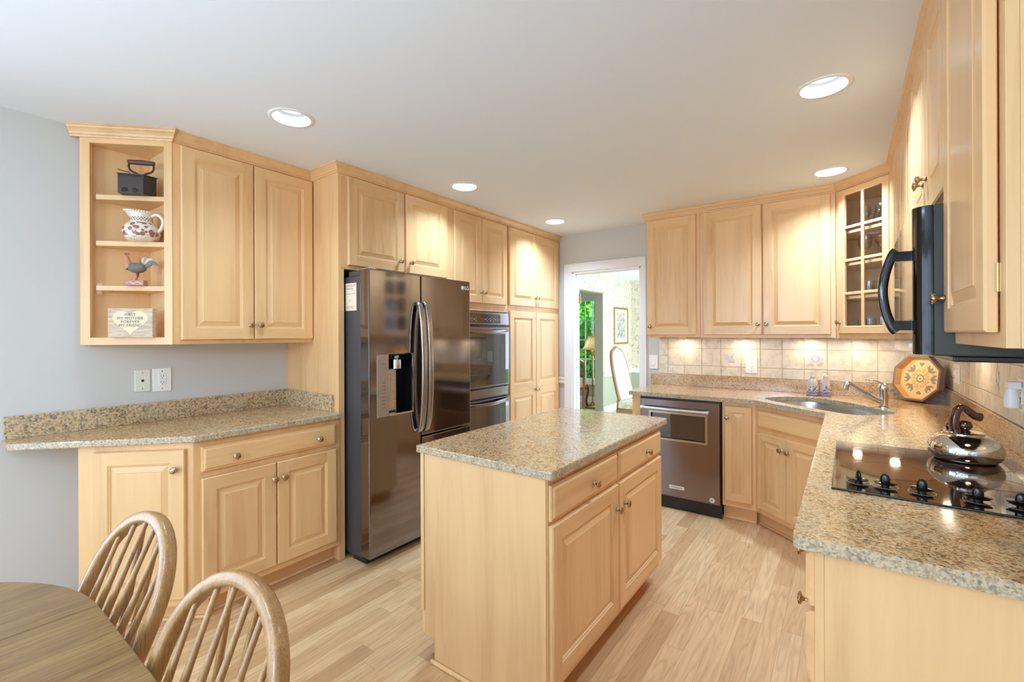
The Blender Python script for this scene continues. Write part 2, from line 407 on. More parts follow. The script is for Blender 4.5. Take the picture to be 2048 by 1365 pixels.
    def mesh(s, name, mats):
        me = bpy.data.meshes.new(name); me.from_pydata(s.v, [], s.f)
        for m in mats: me.materials.append(m)
        me.polygons.foreach_set('material_index', s.m); me.polygons.foreach_set('use_smooth', s.sm)
        me.validate(); me.update()
        bm = bmesh.new(); bm.from_mesh(me); bmesh.ops.recalc_face_normals(bm, faces=bm.faces); bm.to_mesh(me); bm.free()
        if any(s.sm):
            me.set_sharp_from_angle(angle=RAD(42))
        return me
    def obj(s, name, mats, parent=None, bev=0, loc=None, rot=None):
        if not isinstance(mats, (list, tuple)): mats = [mats]
        return link(s.mesh(name, mats), name, parent, bev, loc, rot)

def link(me, name, parent=None, bev=0, loc=None, rot=None):
    o = bpy.data.objects.new(name, me); COL.objects.link(o)
    if parent: o.parent = parent
    if loc: o.location = loc
    if rot is not None: o.rotation_euler = rot if isinstance(rot, (tuple, list)) else (0, 0, rot)
    if bev:
        m = o.modifiers.new('bevel', 'BEVEL'); m.width = bev; m.segments = 2; m.limit_method = 'ANGLE'; m.angle_limit = RAD(40)
    return o

def tag(o, label, cat, group=None):
    o['label'] = label; o['category'] = cat
    if group: o['group'] = group
    return o
def thing(name, label, cat, loc=(0, 0, 0), rotz=0, group=None):
    o = bpy.data.objects.new(name, None); COL.objects.link(o); o.empty_display_size = 0.05
    o.location = loc; o.rotation_euler = (0, 0, rotz); return tag(o, label, cat, group)
def struct(o): o['kind'] = 'structure'; return o
def dup(root, loc, rotz=None, label=None):
    def cp(o, par):
        c = o.copy(); COL.objects.link(c); c.parent = par
        for ch in [q for q in bpy.data.objects if q.parent == o]: cp(ch, c)
        return c
    r = cp(root, None); r.location = loc
    if rotz is not None: r.rotation_euler = (0, 0, rotz)
    if label: r['label'] = label
    return r
def text_mesh(body, size, ext=0.0004, align='CENTER', spacing=1.0, line=1.0):
    cu = bpy.data.curves.new('lettering', 'FONT'); cu.body = body; cu.size = size; cu.extrude = ext; cu.align_x = align; cu.align_y = 'CENTER'
    cu.space_character = spacing; cu.space_line = line; cu.resolution_u = 3
    o = bpy.data.objects.new('lettering', cu); COL.objects.link(o)
    dg = bpy.context.evaluated_depsgraph_get(); me = bpy.data.meshes.new_from_object(o.evaluated_get(dg))
    bpy.data.objects.remove(o); bpy.data.curves.remove(cu); return me
def text_obj(name, body, size, mat, parent, loc, rot=(pi / 2, 0, 0), **kw):
    me = text_mesh(body, size, **kw); me.materials.clear(); me.materials.append(mat)
    return link(me, name, parent, 0, loc, rot)
def catmull(pts, n=6, closed=True):
    out = []; m = len(pts)
    rng = range(m) if closed else range(m - 1)
    for i in rng:
        g = (lambda k: Vector(pts[k % m])) if closed else (lambda k: Vector(pts[max(0, min(m - 1, k))]))
        p0, p1, p2, p3 = g(i - 1), g(i), g(i + 1), g(i + 2)
        for j in range(n):
            t = j / n
            out.append(0.5 * ((2 * p1) + (p2 - p0) * t + (2 * p0 - 5 * p1 + 4 * p2 - p3) * t * t + (3 * p1 - p0 - 3 * p2 + p3) * t ** 3))
    if not closed: out.append(Vector(pts[-1]))
    return out

# ------------------------------------------------------------------ setting
def slab(name, x0, x1, y0, y1, z0, z1, mat):
    m = MB(); m.box(x0, x1, y0, y1, z0, z1); return struct(m.obj(name, mat))
slab('floor', XL - 0.12, XR + 0.12, YR, YB, -0.1, 0, M['floor'])
m = MB(); m.prism([(XL - 0.12, YR), (XR + 0.12, YR), (XR + 0.12, YB + 0.12), (XL - 0.12, YB + 0.12)], H, H + 0.03, 0, 0, [[(cx_ + 0.086 * cos(RAD(a)), cy_ + 0.086 * sin(RAD(a))) for a in range(0, 360, 10)] for cx_, cy_ in CANS])
struct(m.obj('ceiling', M['ceiling']))
# left wall: solid beside the kitchen, a wide bay window opening behind the camera
m = MB(); m.box(XL - 0.12, XL, -0.25, YB + 0.12, 0, H); m.box(XL - 0.12, XL, YR, -0.25, 0, 0.30); m.box(XL - 0.12, XL, YR, -0.25, 2.25, H); m.box(XL - 0.12, XL, YR, -2.9, 0.3, 2.25)
struct(m.obj('wall_left', M['wall']))
slab('wall_right', XR, XR + 0.12, YR, YB + 0.12, 0, H, M['wall'])
# back wall with the doorway
DX0, DX1, DZ = -2.345, -1.60, 2.04
m = MB(); m.box(XL, DX0, YB, YB + 0.12, 0, H); m.box(DX1, XR, YB, YB + 0.12, 0, H); m.box(DX0, DX1, YB, YB + 0.12, DZ, H)
struct(m.obj('wall_back', M['wall']))
# rear wall with glazed openings
m = MB(); m.box(XL, XR, YR - 0.12, YR, 2.3, H + 0.1); m.box(XL - 0.12, XL + 0.2, YR - 0.12, YR, -0.1, 2.3); m.box(XR - 0.15, XR + 0.12, YR - 0.12, YR, -0.1, H + 0.1); m.box(-1.35, -1.2, YR - 0.12, YR, 0, 2.3); m.box(XL, XR, YR - 0.12, YR, -0.1, 0.12)
struct(m.obj('wall_rear', M['wall']))
def window(name, x0, x1, y, z0, z1, nx, nz, along='x', mw=0.02, fw_=0.05):
    """frame with muntins; part frame + panes"""
    e = thing(name, 'white framed window', 'window'); del e['label']; del e['category']; struct(e)
    m = MB()
    def bx(a0, a1, d0, d1, c0, c1):
        if along == 'x': m.box(a0, a1, y + d0, y + d1, c0, c1)
        else: m.box(y + d0, y + d1, a0, a1, c0, c1)
    bx(x0, x0 + fw_, -0.03, 0.03, z0, z1); bx(x1 - fw_, x1, -0.03, 0.03, z0, z1); bx(x0, x1, -0.03, 0.03, z0, z0 + fw_); bx(x0, x1, -0.03, 0.03, z1 - fw_, z1)
    for i in range(1, nx):
        a = x0 + fw_ + (x1 - x0 - 2 * fw_) * i / nx; bx(a - mw / 2, a + mw / 2, -0.012, 0.012, z0 + fw_, z1 - fw_)
    for i in range(1, nz):
        c = z0 + fw_ + (z1 - z0 - 2 * fw_) * i / nz; w_ = mw if i * 2 != nz else mw * 1.9
        bx(x0 + fw_, x1 - fw_, -0.013, 0.013, c - w_ / 2, c + w_ / 2)
    m.obj('window_frame', M['white'], e)
    g = MB()
    if along == 'x': g.box(x0 + fw_, x1 - fw_, y - 0.002, y + 0.002, z0 + fw_, z1 - fw_)
    else: g.box(y - 0.002, y + 0.002, x0 + fw_, x1 - fw_, z0 + fw_, z1 - fw_)
    g.obj('glass', M['pane'], e); return e
window('window_1', XL + 0.2, -1.35, YR - 0.06, 0.12, 2.3, 3, 4)
window('window_2', -1.2, XR - 0.15, YR - 0.06, 0.12, 2.3, 3, 4)
window('window_3', -2.9, -0.25, XL - 0.06, 0.30, 2.25, 5, 3, along='y')

# doorway casing, jamb, hinge
def casing():
    e = thing('door_1', '', ''); del e['label']; del e['category']; struct(e)
    m = MB(); cw = 0.088
    prof = [(0, 0), (0, 0.012), (0.012, 0.016), (0.07, 0.022), (cw, 0.022), (cw, 0)]
    # three casing boards, stepped profile
    def board(x0, x1, z0, z1):
        m.box(x0, x1, YB - 0.018, YB, z0, z1)
    board(DX0 - cw, DX0 - 0.004, 0, DZ + 0.0035); board(DX1 + 0.004, DX1 + 0.055, 0, DZ + 0.0035); board(DX0 - cw, DX1 + 0.055, DZ + 0.004, DZ + cw)
    m.box(DX0 - cw, DX0 - cw + 0.016, YB - 0.026, YB - 0.0181, 0, DZ + cw - 0.0165); m.box(DX0 - cw, DX1 + 0.055, YB - 0.026, YB - 0.0181, DZ + cw - 0.016, DZ + cw)
    m.obj('door_casing', M['white'], e, bev=0.003)
    m = MB(); m.box(DX0 - 0.004, DX0 + 0.016, YB - 0.004, YB + 0.125, 0, DZ); m.box(DX1 - 0.016, DX1 + 0.004, YB - 0.004, YB + 0.125, 0, DZ); m.box(DX0, DX1, YB - 0.004, YB + 0.125, DZ - 0.014, DZ + 0.004)
    m.box(DX0 + 0.016, DX0 + 0.027, YB + 0.045, YB + 0.08, 0, DZ - 0.014); m.box(DX0 + 0.016, DX1 - 0.016, YB + 0.045, YB + 0.08, DZ - 0.026, DZ - 0.014)
    m.obj('door_jamb', M['white'], e, bev=0.001)
    m = MB(); m.box(DX0 + 0.016, DX0 + 0.020, YB + 0.082, YB + 0.122, 1.72, 1.82); m.tube([(DX0 + 0.024, YB + 0.124, 1.715), (DX0 + 0.024, YB + 0.124, 1.825)], 0.007); m.obj('hinge', M['brass'], e)
    m = MB(); m.box(XL, DX0 - cw, YB - 0.022, YB, 0.86, 0.925); m.box(XL, DX0 - cw, YB - 0.03, YB, 0.905, 0.925); struct(m.obj('trim_1', M['white'], bev=0.003))
    m = MB(); m.box(-2.5, DX0 - cw, YB - 0.014, YB, 0, 0.11); struct(m.obj('baseboard_back', M['white'], bev=0.003))
    m = MB(); m.box(XL, XL + 0.014, -0.25, 0.50, 0, 0.11); struct(m.obj('baseboard_left', M['white'], bev=0.003))
casing()

# ------------------------------------------------------------------ dining room beyond the doorway
FX, FY = -3.43, 8.71
slab('floor_2', -6.2, 0.4, YB, 10.0, -0.1, 0.0, M['carpet'])
slab('ceiling_2', -6.2, 0.4, YB + 0.12, 10.0, H, H + 0.1, M['ceiling'])
m = MB(); m.box(FX - 0.14, FX, 7.40, FY + 0.12, 0.66, H); m.box(FX - 0.14, FX, YB + 0.12, 7.40, 2.10, H); m.box(FX - 0.14, FX, YB + 0.12, 5.4, 0.66, 2.10)
struct(m.obj('wall_dining_left', M['wallpaper']))
m = MB(); m.box(FX - 0.14, FX, 7.41, FY + 0.12, 0, 0.66); m.box(FX - 0.14, FX, YB + 0.12, 5.4, 0, 0.66); struct(m.obj('wall_dining_left_lower', M['sage']))
m = MB(); m.box(FX - 0.15, FX + 0.004, 7.385, 7.41, 0, 2.115); m.box(FX - 0.15, FX + 0.004, 5.4, 7.41, 2.095, 2.115); struct(m.obj('trim_2', M['sage_dark']))
slab('wall_dining_far', FX, 0.4, FY, FY + 0.12, 0.66, H, M['wallpaper']); slab('wall_dining_far_lower', FX, 0.4, FY, FY + 0.12, 0, 0.66, M['sage'])
m = MB(); m.sweep([(FX, 7.412), (FX, FY), (0.4, FY)], [(0, 0.63), (0.014, 0.63), (0.022, 0.66), (0.014, 0.675), (0.03, 0.70), (0.03, 0.715), (0, 0.715)]); struct(m.obj('trim_3', M['white']))
m = MB(); m.sweep([(FX, 7.412), (FX, FY), (0.4, FY)], [(0, 0), (0.016, 0), (0.016, 0.085), (0.006, 0.11), (0, 0.11)]); struct(m.obj('trim_4', M['white']))
WY = 8.45
m = MB(); m.box(-6.2, -5.05, WY, WY + 0.12, 0, H); m.box(-3.95, FX - 0.14, WY, WY + 0.12, 0, H); m.box(-5.05, -3.95, WY, WY + 0.12, 0, 0.44); m.box(-5.05, -3.95, WY, WY + 0.12, 2.10, H)
struct(m.obj('wall_sitting_far', M['sage']))
slab('wall_sitting_left', -6.32, -6.2, YB + 0.12, 10, 0, H, M['sage'])
slab('wall_sitting_near', -6.2, XL - 0.12, YB - 0.12, YB, 0, H, M['sage'])
window('window_4', -5.05, -3.95, WY + 0.05, 0.44, 2.10, 6, 4, mw=0.018, fw_=0.04)
m = MB(); m.box(-5.15, -3.85, WY - 0.04, WY, 0.36, 0.44); m.box(-5.15, -5.05, WY - 0.02, WY, 0.44, 2.2); m.box(-3.95, -3.85, WY - 0.02, WY, 0.44, 2.2); m.box(-5.15, -3.85, WY - 0.02, WY, 2.10, 2.26)
m.box(-6.2, FX - 0.15, WY - 0.016, WY, 0, 0.12); struct(m.obj('trim_5', M['white'], bev=0.003))
lamp('dining_fill_light', 'POINT', (-1.1, 7.0, 2.0), 13, 0.12, (1, 0.94, 0.84))  # added fill lamp, no fixture, brightens the room beyond the doorway
slab('ground', -16, 8, 10.0, 24, -0.35, -0.25, M['grass'])

# ------------------------------------------------------------------ cabinetry
MZ, MX = M['maple_z'], M['maple_x']
T = 0.020
def door_mesh(w, h, panels=None, fw_=0.062, t=T, glass=False):
    m = MB()
    m.rings(0, w, 0, h, [(0.0015, 0), (0, -0.002), (0, -t + 0.005), (0.004, -t)], 0, 1, fill=False)
    m.quad((0.0015, 0, 0.0015), (0.0015, 0, h - 0.0015), (w - 0.0015, 0, h - 0.0015), (w - 0.0015, 0, 0.0015)) if not glass else None
    e = 0.004
    panels = panels or [(fw_, h - fw_)]
    def fr(x0, x1, z0, z1, mt): m.quad((x0, -t, z0), (x1, -t, z0), (x1, -t, z1), (x0, -t, z1), mt)
    fr(e, fw_, e, h - e, 0); fr(w - fw_, w - e, e, h - e, 0)
    zs = [e] + [q for p in panels for q in p] + [h - e]
    for a, b in zip(zs[0::2], zs[1::2]): fr(fw_, w - fw_, a, b, 1)
    for z0, z1 in panels:
        if glass:
            m.rings(fw_, w - fw_, z0, z1, [(0, -t), (0.006, -t + 0.004), (0.006, 0)], 0, 1, fill=False)
        else:
            m.rings(fw_, w - fw_, z0, z1, [(0, -t), (0.002, -t + 0.0035), (0.007, -t + 0.0045), (0.010, -t + 0.009), (0.013, -t + 0.009), (0.036, -t + 0.0025), (0.0375, -t + 0.001), (0.039, -t + 0.001)], 0, 1)
    return m.mesh('raised_panel_door', [MZ, MX])
def drawer_mesh(w, h, t=T):
    m = MB(); m.rings(0, w, 0, h, [(0.0015, 0), (0, -0.002), (0, -t + 0.010), (0.003, -t + 0.007), (0.008, -t + 0.0065), (0.014, -t + 0.001), (0.016, -t)], 0)
    m.quad((0.0015, 0, 0.0015), (0.0015, 0, h - 0.0015), (w - 0.0015, 0, h - 0.0015), (w - 0.0015, 0, 0.0015))
    return m.mesh('drawer_front', [MX])
def knob_mesh():
    m = MB(); m.lathe([(0.0085, 0), (0.0095, 0.002), (0.0075, 0.004), (0.0045, 0.008), (0.0045, 0.014), (0.008, 0.018), (0.0150, 0.021), (0.0165, 0.0235), (0.0150, 0.027), (0.010, 0.0295), (0.004, 0.0305)], axis='y', seg=16)
    k = 0
    for a in range(10):   # gadrooned rim
        an = a * 2 * pi / 10; m.sphere((0.0135 * cos(an), -0.026, 0.0135 * sin(an)), 0.0028, 6, 4)
    return m.mesh('cabinet_knob', [M['brass_knob']])
KNOB = knob_mesh()
def front(root, kind, x0, x1, z0, z1, knobs=(), panels=None, y=0.0, **kw):
    if kind == 'door': me = door_mesh(x1 - x0, z1 - z0, panels, **kw); nm = 'door'
    else: me = drawer_mesh(x1 - x0, z1 - z0); nm = 'drawer_front'
    o = link(me, nm, root, 0, (x0, y, z0))
    for kx, kz in knobs: link(KNOB, 'knob', o, 0, (kx - x0, -T, kz - z0))
    return o
def cabinet(name, label, cat, org, rot, w, d, z0, z1, fronts, toe=0.0, frame=True, group=None, mould=True, body_x=(0, None)):
    root = thing(name, label, cat, (org[0], org[1], 0), rot, group)
    m = MB(); m.box(body_x[0], body_x[1] or w, 0.019, d, z0, z1); m.obj('cabinet_body', MZ, root, bev=0.001)
    if frame:
        m = MB(); m.box(0, w, 0, 0.0188, z0, z1); m.obj('face_frame', MZ, root, bev=0.001)
    if toe:
        m = MB(); m.box(0.0, w, toe, toe + 0.016, 0, z0 - 0.001); m.obj('toe_kick', MX, root)
        if mould:
            m = MB(); m.box(0.0, w, toe - 0.014, toe - 0.0005, 0, 0.016); m.obj('shoe_moulding', MX, root, bev=0.005)
    for f in fronts: front(root, *f[:5], **(f[5] if len(f) > 5 else {}))
    return root
HP = pi / 2
CT, CU = 0.878, 0.910     # underside and top of the granite

# --- left base cabinet (30 in) : local x = world y from 0.854
FXL = -2.498
y0 = 0.854
cabinet('base_cabinet', 'maple base cabinet with one wide two-knob drawer over two doors, left of the fridge', 'cabinet', (FXL, y0), HP, 0.776, 0.615, 0.105, CT,
        [('drawer', 0.030, 0.744, 0.728, 0.848, dict(knobs=[(0.178, 0.779), (0.628, 0.779)])),
         ('door', 0.030, 0.383, 0.142, 0.697, dict(knobs=[(0.368, 0.611)])),
         ('door', 0.389, 0.744, 0.142, 0.697, dict(knobs=[(0.421, 0.611)]))], toe=0.075)
# --- angled end base cabinet
def angled_base():
    A = Vector((-2.841, 0.511)); B = Vector((FXL, 0.854)); ang = math.atan2(B.y - A.y, B.x - A.x)
    root = thing('angled_base_cabinet', 'angled maple end cabinet with a single door under the counter overhang', 'cabinet', (A.x, A.y, 0), ang)
    L = (B - A).length
    def loc(p): d = Vector(p) - A; u = (B - A) / L; return (d.dot(u), d.dot(Vector((-u.y, u.x))))
    pts = [(0, 0.019), (L - 0.002, 0.019), loc((-2.52, 0.853)), loc((XL + 0.002, 0.853)), loc((XL + 0.002, 0.79))]
    m = MB(); m.prism(pts, 0.105, CT); m.obj('cabinet_body', MZ, root)
    m = MB(); m.box(0, L - 0.001, 0, 0.0188, 0.105, CT); m.obj('face_frame', MZ, root, bev=0.001)
    m = MB(); m.box(0.0, L + 0.03, 0.075, 0.091, 0, 0.104); m.obj('toe_kick', MX, root); m = MB(); m.box(0, L + 0.03, 0.061, 0.0745, 0, 0.016); m.obj('shoe_moulding', MX, root, bev=0.005)
    m = MB(); m.box(0.0, 0.016, 0.03, 0.074, 0, 0.104); m.obj('side_panel', MZ, root)
    front(root, 'door', 0.070, L - 0.030, 0.142, 0.848, knobs=[(0.418, 0.757)])
angled_base()
# --- left counter
def prism_obj(name, label, cat, pts, z0, z1, parts=(), holes=(), bev=0.006, smat='granite'):
    root = thing(name, label, cat, (0, 0, 0))
    m = MB(); m.prism(pts, z0, z1, 0, 1, holes); m.obj('worktop', [M['granite'], M['granite_edge_lit']], root, bev=bev)
    for nm, b in parts:
        m = MB()
        if len(b) == 6: m.box(*b)
        else: m.prism(b[0], b[1], b[2])
        m.obj(nm, [M[smat]], root, bev=0.002)
    return root
r = prism_obj('granite_counter', 'speckled granite counter with a tapered overhanging end against the left wall', 'counter',
          [(XL + 0.001, 0.300), (-2.975, 0.300), (-2.962, 0.312), (-2.471, 0.851), (-2.471, 1.631), (XL + 0.001, 1.631)], CT, CU,
          [('backsplash', (XL + 0.001, XL + 0.022, 0.306, 1.631, CU, 1.015)), ('side_splash', (XL + 0.022, -2.555, 1.610, 1.631, CU, 1.015))], smat='granite_pale')

# --- upper left two-door cabinet and angled open shelf
FXU = -2.795; UZ0, UZ1 = 1.339, 2.40
cabinet('wall_cabinet', 'tall two-door maple wall cabinet above the left counter', 'cabinet', (FXU, 0.863), HP, 0.768, 0.318, UZ0, UZ1,
        [('door', 0.036, 0.396, 1.362, 2.376, dict(knobs=[(0.375, 1.444)])), ('door', 0.402, 0.762, 1.362, 2.376, dict(knobs=[(0.429, 1.444)]))])
def angled_shelf():
    A = Vector((-3.088, 0.565)); B = Vector((-2.79, 0.863)); L = (B - A).length; ang = RAD(45)
    root = thing('corner_shelf_unit', 'open angled maple shelf unit with three shelves at the left end of the uppers', 'shelf', (A.x, A.y, 0), ang)
    def loc(x, y): d = Vector((x, y)) - A; return ((d.x + d.y) / math.sqrt(2), (-d.x + d.y) / math.sqrt(2))
    fd = 0.019
    m = MB()
    m.box(0, 0.044, 0, fd, UZ0, UZ1); m.obj('stile', MZ, root); m = MB(); m.box(L - 0.038, L - 0.001, 0, fd, UZ0, UZ1); m.obj('stile', MZ, root)
    m = MB(); m.box(0.0442, L - 0.0382, 0, fd, UZ0, 1.376); m.obj('rail', MX, root); m = MB(); m.box(0.0442, L - 0.0382, 0, fd, 2.357, UZ1); m.obj('rail', MX, root)
    a, b, c = loc(XL + 0.004, 0.592), loc(XL + 0.004, 0.8618), loc(-2.815, 0.8618)
    tri = [a, (c[0], fd + 0.0005), c, b]
    tri = [(0.012, fd + 0.0005), (L - 0.012, fd + 0.0005), c, b, a]
    m = MB(); m.prism(tri, UZ0, 1.376); m.obj('bottom_board', M['maple_in'], root)
    m = MB(); m.prism(tri, 2.362, UZ1); m.obj('top_board', M['maple_in'], root)
    # back panel along the wall and side panel along the neighbour cabinet
    bx = loc(XL + 0.001, 0.60); by = loc(XL + 0.001, 0.8622); m = MB()
    m.prism([loc(XL + 0.001, 0.592), loc(XL + 0.001, 0.8622), loc(XL + 0.004, 0.8622), loc(XL + 0.004, 0.592)], UZ0, UZ1); m.obj('back_panel', M['maple_in'], root)
    m = MB(); m.prism([loc(XL + 0.004, 0.8595), loc(XL + 0.004, 0.8625), loc(-2.81, 0.8625), loc(-2.81, 0.8595)], 1.376, 2.362); m.obj('side_panel', M['maple_in'], root)
    tr2 = [(0.058, fd + 0.002), (L - 0.04, fd + 0.002), loc(-2.83, 0.859), loc(XL + 0.006, 0.859), loc(XL + 0.006, 0.63)]
    for zt in (2.103, 1.868, 1.640):
        m = MB(); m.prism(tr2, zt - 0.024, zt); o = m.obj('shelf', MX, root)
        g = MB(); g.box(0.060, 0.076, fd + 0.004, fd + 0.018, zt, zt + 0.014); g.obj('shelf_clip', M['pane'], o); g = MB(); g.box(0.060, 0.076, fd + 0.004, fd + 0.018, zt - 0.042, zt - 0.026); g.obj('shelf_clip', M['pane'], o)
angled_shelf()

# --- tall run: refrigerator end panel, over-fridge, oven and pantry cabinets
FT = -2.507; TD = FT - XL - 0.001; TZ1 = 2.40
m = MB(); m.box(XL + 0.001, FT, 1.632, 1.651, 0, TZ1); m.box(FT - 0.019, FT, 1.6512, 1.672, 0, 1.80)
tag(m.obj('end_panel', MZ, bev=0.001), 'tall plain maple panel on the left side of the fridge', 'panel')
cabinet('over_fridge_cabinet', 'two-door maple cabinet directly above the refrigerator', 'cabinet', (FT, 1.6515), HP, 0.966, TD, 1.795, TZ1,
        [('door', 0.042, 0.490, 1.820, 2.376, dict(knobs=[(0.445, 1.893)])), ('door', 0.502, 0.912, 1.820, 2.376, dict(knobs=[(0.540, 1.893)]))])
def oven_cab():
    W0 = 0.749; root = cabinet('oven_cabinet', 'tall maple cabinet framing the double wall oven, two small doors on top', 'cabinet', (FT, 2.618), HP, W0, TD, 1.585, TZ1,
        [('door', 0.032, 0.368, 1.650, 2.376, dict(knobs=[(0.348, 1.74)])), ('door', 0.372, 0.724, 1.650, 2.376, dict(knobs=[(0.398, 1.74)]))])
    m = MB(); m.box(0, 0.018, 0.0, TD, 0.105, 1.5848); m.box(W0 - 0.010, W0, 0.0, TD, 0.105, 1.5848); m.obj('side_panel', MZ, root)
    m = MB(); m.box(0.018, W0 - 0.010, 0.0, TD, 0.105, 0.43); m.obj('lower_panel', MZ, root)
    m = MB(); m.box(0, W0, 0.075, 0.09, 0, 0.104); m.obj('toe_kick', MX, root)
oven_cab()
cabinet('pantry_cabinet', 'tall four-door maple pantry cabinet beside the doorway', 'cabinet', (FT, 3.369), HP, 0.938, TD, 0.105, TZ1,
        [('door', 0.012, 0.452, 1.655, 2.376, dict(knobs=[(0.434, 1.742)])), ('door', 0.458, 0.892, 1.655, 2.376, dict(knobs=[(0.480, 1.742)])),
         ('door', 0.012, 0.448, 0.142, 1.603, dict(knobs=[(0.434, 0.839)], panels=[(0.062, 0.650), (0.775, 1.399)])),
         ('door', 0.454, 0.886, 0.142, 1.603, dict(knobs=[(0.478, 0.839)], panels=[(0.062, 0.650), (0.775, 1.399)]))], toe=0.075)

# --- crown moulding
CR = [(0.0, 2.383), (0.006, 2.383), (0.008, 2.391), (0.013, 2.395), (0.016, 2.404), (0.024, 2.416), (0.031, 2.423), (0.033, 2.430), (0.037, 2.432), (0.037, 2.4395), (0.0, 2.4395)]
m = MB(); m.sweep([(XL + 0.001, 0.538), (-2.79, 0.863), (-2.795, 0.868), (-2.795, 1.632), (FT, 1.632), (FT, YB - 0.001)], CR)
tag(m.obj('crown_moulding', MX), 'stepped maple crown moulding running over the left-hand cabinets', 'moulding')

# --- back wall base run
FYB = 3.695; BD = YB - FYB - 0.001
m = MB(); m.box(-1.449, -1.378, FYB, YB - 0.001, 0, CT); tag(m.obj('counter_end_panel', MZ, bev=0.001), 'narrow maple filler panel at the doorway end of the back counter', 'panel')
cabinet('narrow_base_cabinet', 'narrow single-door maple base cabinet right of the dishwasher', 'cabinet', (-0.752, FYB), 0, 0.222, BD, 0.105, CT,
        [('door', 0.018, 0.200, 0.150, 0.850, dict(knobs=[(0.037, 0.763)], fw_=0.045))], toe=0.045)
def sink_cab():
    A = Vector((-0.53, FYB)); B = Vector((-0.065, 3.300)); L = (B - A).length; ang = math.atan2(B.y - A.y, B.x - A.x)
    root = thing('sink_base_cabinet', 'diagonal maple sink cabinet with false drawer front and two doors', 'cabinet', (A.x, A.y, 0), ang)
    u = (B - A) / L; n = Vector((-u.y, u.x))
    def loc(x, y): d = Vector((x, y)) - A; return (d.dot(u), d.dot(n))
    pts = [(0.004, 0.019), (L - 0.004, 0.019), loc(XR - 0.004, 3.303), loc(XR - 0.004, YB - 0.004), loc(-0.526, YB - 0.004), loc(-0.527, FYB + 0.02)]
    m = MB(); m.prism(pts, 0.105, 0.69); m.obj('cabinet_body', MZ, root)
    m = MB(); m.box(0, L, 0, 0.0188, 0.105, CT); m.obj('face_frame', MZ, root, bev=0.001)
    m = MB(); m.box(-0.065, L + 0.02, 0.06, 0.075, 0, 0.104); m.obj('toe_kick', MX, root); m = MB(); m.box(-0.02, L + 0.02, 0.046, 0.0595, 0, 0.016); m.obj('shoe_moulding', MX, root, bev=0.005)
    front(root, 'drawer', 0.030, L - 0.040, 0.716, 0.838)
    front(root, 'door', 0.030, 0.281, 0.142, 0.683, knobs=[(0.250, 0.603)], fw_=0.05); front(root, 'door', 0.285, L - 0.058, 0.142, 0.683, knobs=[(0.308, 0.600)], fw_=0.05)
sink_cab()
# --- right base run
FXR = -0.063
def run_base(label, ya, yb, fronts, fr=True):
    return cabinet('base_cabinet', label, 'cabinet', (FXR, yb), -HP, yb - ya, XR - FXR - 0.001, 0.105, CT, fronts, toe=0.075)
run_base('maple drawer base under the counter between cooktop and sink', 2.50, 3.295, [('drawer', 0.03, 0.385, 0.728, 0.848, dict(knobs=[(0.2, 0.78)])), ('drawer', 0.395, 0.765, 0.728, 0.848, dict(knobs=[(0.58, 0.78)])), ('door', 0.03, 0.385, 0.142, 0.697, dict(knobs=[(0.36, 0.61)])), ('door', 0.395, 0.765, 0.142, 0.697, dict(knobs=[(0.42, 0.61)]))])
run_base('maple base cabinet beneath the glass cooktop', 1.70, 2.499, [('drawer', 0.03, 0.769, 0.728, 0.848), ('door', 0.03, 0.392, 0.142, 0.697, dict(knobs=[(0.37, 0.61)])), ('door', 0.402, 0.769, 0.142, 0.697, dict(knobs=[(0.425, 0.61)]))])
run_base('maple base cabinet at the near end of the right counter with brass-knobbed drawer', 1.287, 1.699, [('drawer', 0.025, 0.385, 0.728, 0.856, dict(knobs=[(0.205, 0.787)])), ('drawer', 0.025, 0.385, 0.545, 0.715, dict(knobs=[(0.205, 0.65)])), ('door', 0.025, 0.389, 0.142, 0.535)])

# --- L counter with sink cutout
SC = Vector((-0.11, 3.66)); sd = Vector((0.76, -0.65)).normalized(); sn = Vector((0.65, 0.76)).normalized()
ctrl = [(-0.405, -0.05), (-0.395, 0.10), (-0.29, 0.225), (-0.05, 0.243), (0.09, 0.205), (0.20, 0.160), (0.31, 0.145), (0.37, 0.06), (0.368, -0.09), (0.31, -0.185), (0.10, -0.197), (-0.20, -0.192), (-0.355, -0.155)]
hole = [SC + sd * p.x + sn * p.y for p in catmull(ctrl, 6)]
prism_obj('granite_counter', 'L-shaped tan granite counter holding the sink and cooktop', 'counter',
          [(-1.470, YB - 0.001), (-1.470, 3.672), (-1.455, 3.655), (-0.541, 3.652), (-0.104, 3.281), (-0.104, 1.270), (-0.094, 1.260), (XR - 0.001, 1.260), (XR - 0.001, YB - 0.001)], CT + 0.0, CU,
          [('backsplash', (-1.500, XR - 0.001, YB - 0.022, YB - 0.001, CU, 1.013)), ('backsplash', (XR - 0.023, XR - 0.001, 1.262, YB - 0.022, CU, 1.013))], holes=[hole], smat='granite_mid')
